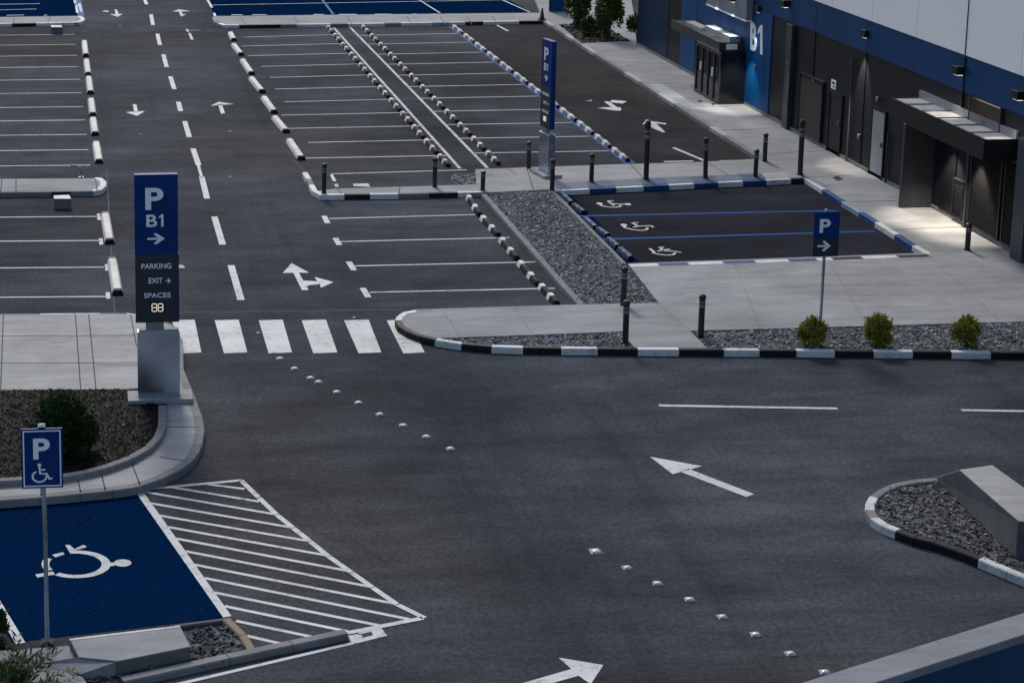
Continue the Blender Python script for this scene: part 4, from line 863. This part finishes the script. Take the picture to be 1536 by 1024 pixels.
# foreground parapet of a neighbouring wing (out of the lot, close to the camera)
yP = 10.0
q0 = ray(1190, 1027); q1 = ray(1560, 910)
zt = 1.6
def atZ(px, py, z): d = ray(px, py); t = (z - CAMH) / d.z; return d * t + CAM
a, b = atZ(1180, 1030, zt), atZ(1580, 904, zt); c, d = atZ(1290, 1027, zt), atZ(1580, 937, zt)
par = thing('parapet_wall', 'blue parapet wall with a pale coping, nearest the camera in the lower right corner', 'wall', (a.x, a.y, 0))
dv = (b - a).normalized(); wd = .3; nv = Vector((dv.y, -dv.x, 0)); 
wd = abs((d - b).dot(nv)); a2 = a - dv * 2; b2 = b + dv * 8
q = MB(); q.hexa([tuple(p + Vector((0, 0, -.12))) for p in (a2 + nv * wd, b2 + nv * wd, b2, a2)], [tuple(p) for p in (a2 + nv * wd, b2 + nv * wd, b2, a2)]); q.build('coping', 'coping', par, bevel=.015)
s = .03
q = MB(); pts = [a2 + nv * (wd - s), b2 + nv * (wd - s), b2 + nv * s, a2 + nv * s]; q.prism([(p.x, p.y) for p in pts], 0, zt - .12); q.build('wall_face', 'parblue', par)

# ------------------------------------------------------------------ PLANTS
def foliage(c, rx, ry, rz, n, size, seed, squash=.0, clumps=14, up=.3, shell=.55, spikes=0):
    rnd = random.Random(seed); mb = MB(); C = [(0, 0, -.15, .7)] * (clumps // 6)
    for _ in range(clumps):
        a = rnd.uniform(0, 6.28); e = math.asin(rnd.uniform(-.75, 1)); r = rnd.uniform(shell, .95)
        C.append((math.cos(a) * math.cos(e) * r, math.sin(a) * math.cos(e) * r, math.sin(e) * r, rnd.uniform(.2, .42)))
    for i in range(n):
        k = C[rnd.randrange(len(C))]
        while True:
            u = Vector((rnd.gauss(0, 1), rnd.gauss(0, 1), rnd.gauss(0, 1))).normalized() * (rnd.random() ** .5) * k[3]
            p = Vector((k[0] + u.x, k[1] + u.y, k[2] + u.z))
            if p.length < 1.25: break
        pos = Vector((c[0] + p.x * rx, c[1] + p.y * ry, c[2] + p.z * rz))
        if pos.z < max(c[2] - rz * 1.02, .16): continue
        out = (Vector((p.x, p.y, p.z + up)) + Vector((rnd.gauss(0, .5), rnd.gauss(0, .5), rnd.gauss(0, .5)))).normalized()
        s = size * rnd.uniform(.6, 1.4); side = out.cross(Vector((rnd.gauss(0, 1), rnd.gauss(0, 1), rnd.gauss(0, 1)))).normalized()
        nrm = out.cross(side)
        mb.face([pos, pos + out * s * .5 + side * s * .22, pos + out * s + nrm * s * .15, pos + out * s * .5 - side * s * .22], 0)
    for _ in range(spikes):           # young shoots standing out of the crown
        a = rnd.uniform(0, 6.28); e = rnd.uniform(.1, 1.45); d = Vector((math.cos(a) * math.cos(e), math.sin(a) * math.cos(e), math.sin(e)))
        p = Vector((c[0] + d.x * rx * .7, c[1] + d.y * ry * .7, c[2] + d.z * rz * .75)); g = (d + Vector((rnd.gauss(0, .25), rnd.gauss(0, .25), .7))).normalized(); L = rz * rnd.uniform(.25, .75)
        for k in range(12):
            q = p + g * L * k / 11; o = (g * .8 + Vector((rnd.gauss(0, .6), rnd.gauss(0, .6), rnd.gauss(.1, .4)))).normalized(); sd = o.cross(Vector((rnd.gauss(0, 1), rnd.gauss(0, 1), rnd.gauss(0, 1)))).normalized(); s = size * rnd.uniform(.6, 1.1)
            mb.face([q, q + o * s * .5 + sd * s * .2, q + o * s, q + o * s * .5 - sd * s * .2], 0)
    return mb
def shrub(name, label, base, width_px, top_y, mat, n, size, seed, z0=K, stems=6, group=None, aspect=1.0, clumps=16, spikes=25, shell=.55):
    b = P(*base, z0); t = thing(name, label, 'shrub', tuple(b), group)
    rx = (P(base[0] + width_px / 2, base[1], z0) - b).x; top = atY(base[0], top_y, b.y).z; rz = (top - z0) / 2
    f = foliage((b.x, b.y, z0 + rz * .72), rx * .95, rx * .95 * aspect, rz * .95, n, size, seed, clumps=clumps, up=.9, spikes=spikes, shell=shell); f.build('crown', mat, t)
    q = MB(); rnd = random.Random(seed)
    for _ in range(stems):
        a = rnd.uniform(0, 6.28); r = rnd.uniform(.2, .7) * rx
        q.tube([(b.x + rnd.uniform(-.04, .04), b.y + rnd.uniform(-.04, .04), z0 - .03), (b.x + math.cos(a) * r * .5, b.y + math.sin(a) * r * .5, z0 + rz * .8), (b.x + math.cos(a) * r, b.y + math.sin(a) * r, z0 + rz * 1.5)], [.02, .014, .006], 6)
    q.build('stem', 'bark', t); return t
G = 'rounded shrubs in the kerbside gravel bed'
shrub('shrub', 'rounded yellow green shrub in front of the P arrow sign post', (1218, 517), 38, 477, 'leafy', 3000, .08, 1, group=G, clumps=20, spikes=150)
shrub('shrub', 'rounded yellow green shrub in the middle of the kerbside gravel bed', (1316, 516), 35, 474, 'leafy', 2500, .085, 22, group=G, clumps=16, spikes=170)
shrub('shrub', 'rounded yellow green shrub farthest from the P sign, at right', (1449, 517), 37, 476, 'leafy', 3300, .075, 33, group=G, clumps=19, spikes=130)
shrub('shrub', 'wide dark green bush on the soil bed behind the wheelchair sign', (93, 680), 98, 590, 'leafd', 13000, .08, 4, aspect=.8, clumps=40, spikes=220)
G = 'trees by the far building corner'
def tree(label, base, wpx, topz, mat, n, size, seed, lift, clumps=22):
    b = P(*base, K); t = thing('small_tree', label, 'tree', tuple(b), G)
    rx = (P(base[0] + wpx / 2, base[1], K) - b).x; z0 = K + lift; rz = (topz - z0) / 2
    f = foliage((b.x, b.y, z0 + rz), rx * .85, rx * .85, rz * .9, n, size, seed, clumps=clumps); f.build('crown', mat, t)
    q = MB(); rnd = random.Random(seed)
    for k in range(5):
        a = k * 1.3; r = rx * rnd.uniform(.3, .7); q.tube([(b.x + .1 * math.cos(a), b.y + .1 * math.sin(a), 0), (b.x + r * .3 * math.cos(a), b.y + r * .3 * math.sin(a), z0 + rz * .4), (b.x + r * math.cos(a), b.y + r * math.sin(a), z0 + rz * 1.4)], [.06, .045, .015], 7)
    q.build('trunk', 'bark', t); return t
tree('leafy tree left of the far planting bed, beside the blue panel', (866, 39), 42, 2.9, 'leafm', 4500, .15, 5, -.3)
tree('taller bushy tree at the far building corner', (910, 55), 44, 3.3, 'leafm', 5500, .15, 6, -.25)
shrub('shrub', 'small lighter shrub crowding the foot of the taller far tree', (884, 52), 30, 22, 'leafm', 1500, .12, 8)
shrub('shrub', 'small shrub against the far navy wall corner', (951, 46), 22, 22, 'leafm', 900, .12, 9)
# feathery plant in the corner
b = P(12, 1046, .1); t = thing('feathery_plant', 'feathery dark green plant in the lower left corner', 'plant', tuple(b)); q = MB(); rnd = random.Random(11)
stems = MB()
for k in range(120):
    a = rnd.uniform(0, 6.28); L = rnd.uniform(.35, .95); el = rnd.uniform(.3, 1.3); p = Vector((b.x + rnd.uniform(-.45, .25), b.y + rnd.uniform(-.5, .3), .1)); v = Vector((math.cos(a) * math.cos(el), math.sin(a) * math.cos(el), math.sin(el)))
    pts = [p.copy()]
    for j in range(9):
        v = (v + Vector((0, 0, -.11))).normalized(); p = p + v * L / 9; pts.append(p.copy())
        if j > 1:
            for s in (-1, 1, -1, 1):
                side = v.cross(Vector((0, 0, 1))).normalized() * s; o = (side * rnd.uniform(.4, 1) + v * .7 + Vector((0, 0, rnd.uniform(-.3, .4)))).normalized(); ln = rnd.uniform(.09, .19); wv = o.cross(Vector((rnd.gauss(0, .4), rnd.gauss(0, .4), 1))).normalized() * .014
                q.face([p, p + o * ln * .5 + wv, p + o * ln, p + o * ln * .5 - wv])
    stems.tube(pts, [.007 - .0006 * j for j in range(10)], 4)
q.build('foliage', 'leafd', t); stems.build('stem', 'leafd', t)
shrub('shrub', 'dark low shrub by the left edge of the blue bay', (-18, 962), 62, 905, 'leafd', 2500, .08, 12, .04)

# ------------------------------------------------------------------ LIGHT
SUN_EL, SUN_AZ = 42, -5        # azimuth measured from +Y towards +X
wd_ = bpy.data.worlds.new('World'); sc.world = wd_; wd_.use_nodes = True; nt = wd_.node_tree
sky = nt.nodes.new('ShaderNodeTexSky'); sky.sky_type = 'NISHITA'; sky.sun_disc = False; sky.sun_elevation = R(SUN_EL); sky.sun_rotation = R(SUN_AZ); sky.air_density = 1.2; sky.dust_density = 2.5; sky.ozone_density = 1.6
bg = nt.nodes['Background']; nt.links.new(sky.outputs['Color'], bg.inputs['Color']); bg.inputs['Strength'].default_value = .1
L = bpy.data.lights.new('sun', 'SUN'); L.energy = 1.4; L.angle = R(10); L.color = (1, .95, .88); so = bpy.data.objects.new('sun', L); COL.objects.link(so)
dirv = Vector((math.sin(R(SUN_AZ)) * math.cos(R(SUN_EL)), math.cos(R(SUN_AZ)) * math.cos(R(SUN_EL)), math.sin(R(SUN_EL))))
so.rotation_euler = dirv.to_track_quat('Z', 'Y').to_euler()
sc.view_settings.view_transform = 'Standard'; sc.view_settings.look = 'None'; sc.view_settings.exposure = 0.5; sc.view_settings.gamma = 1
for o in bpy.data.objects:
    if '_o' in o: del o['_o']
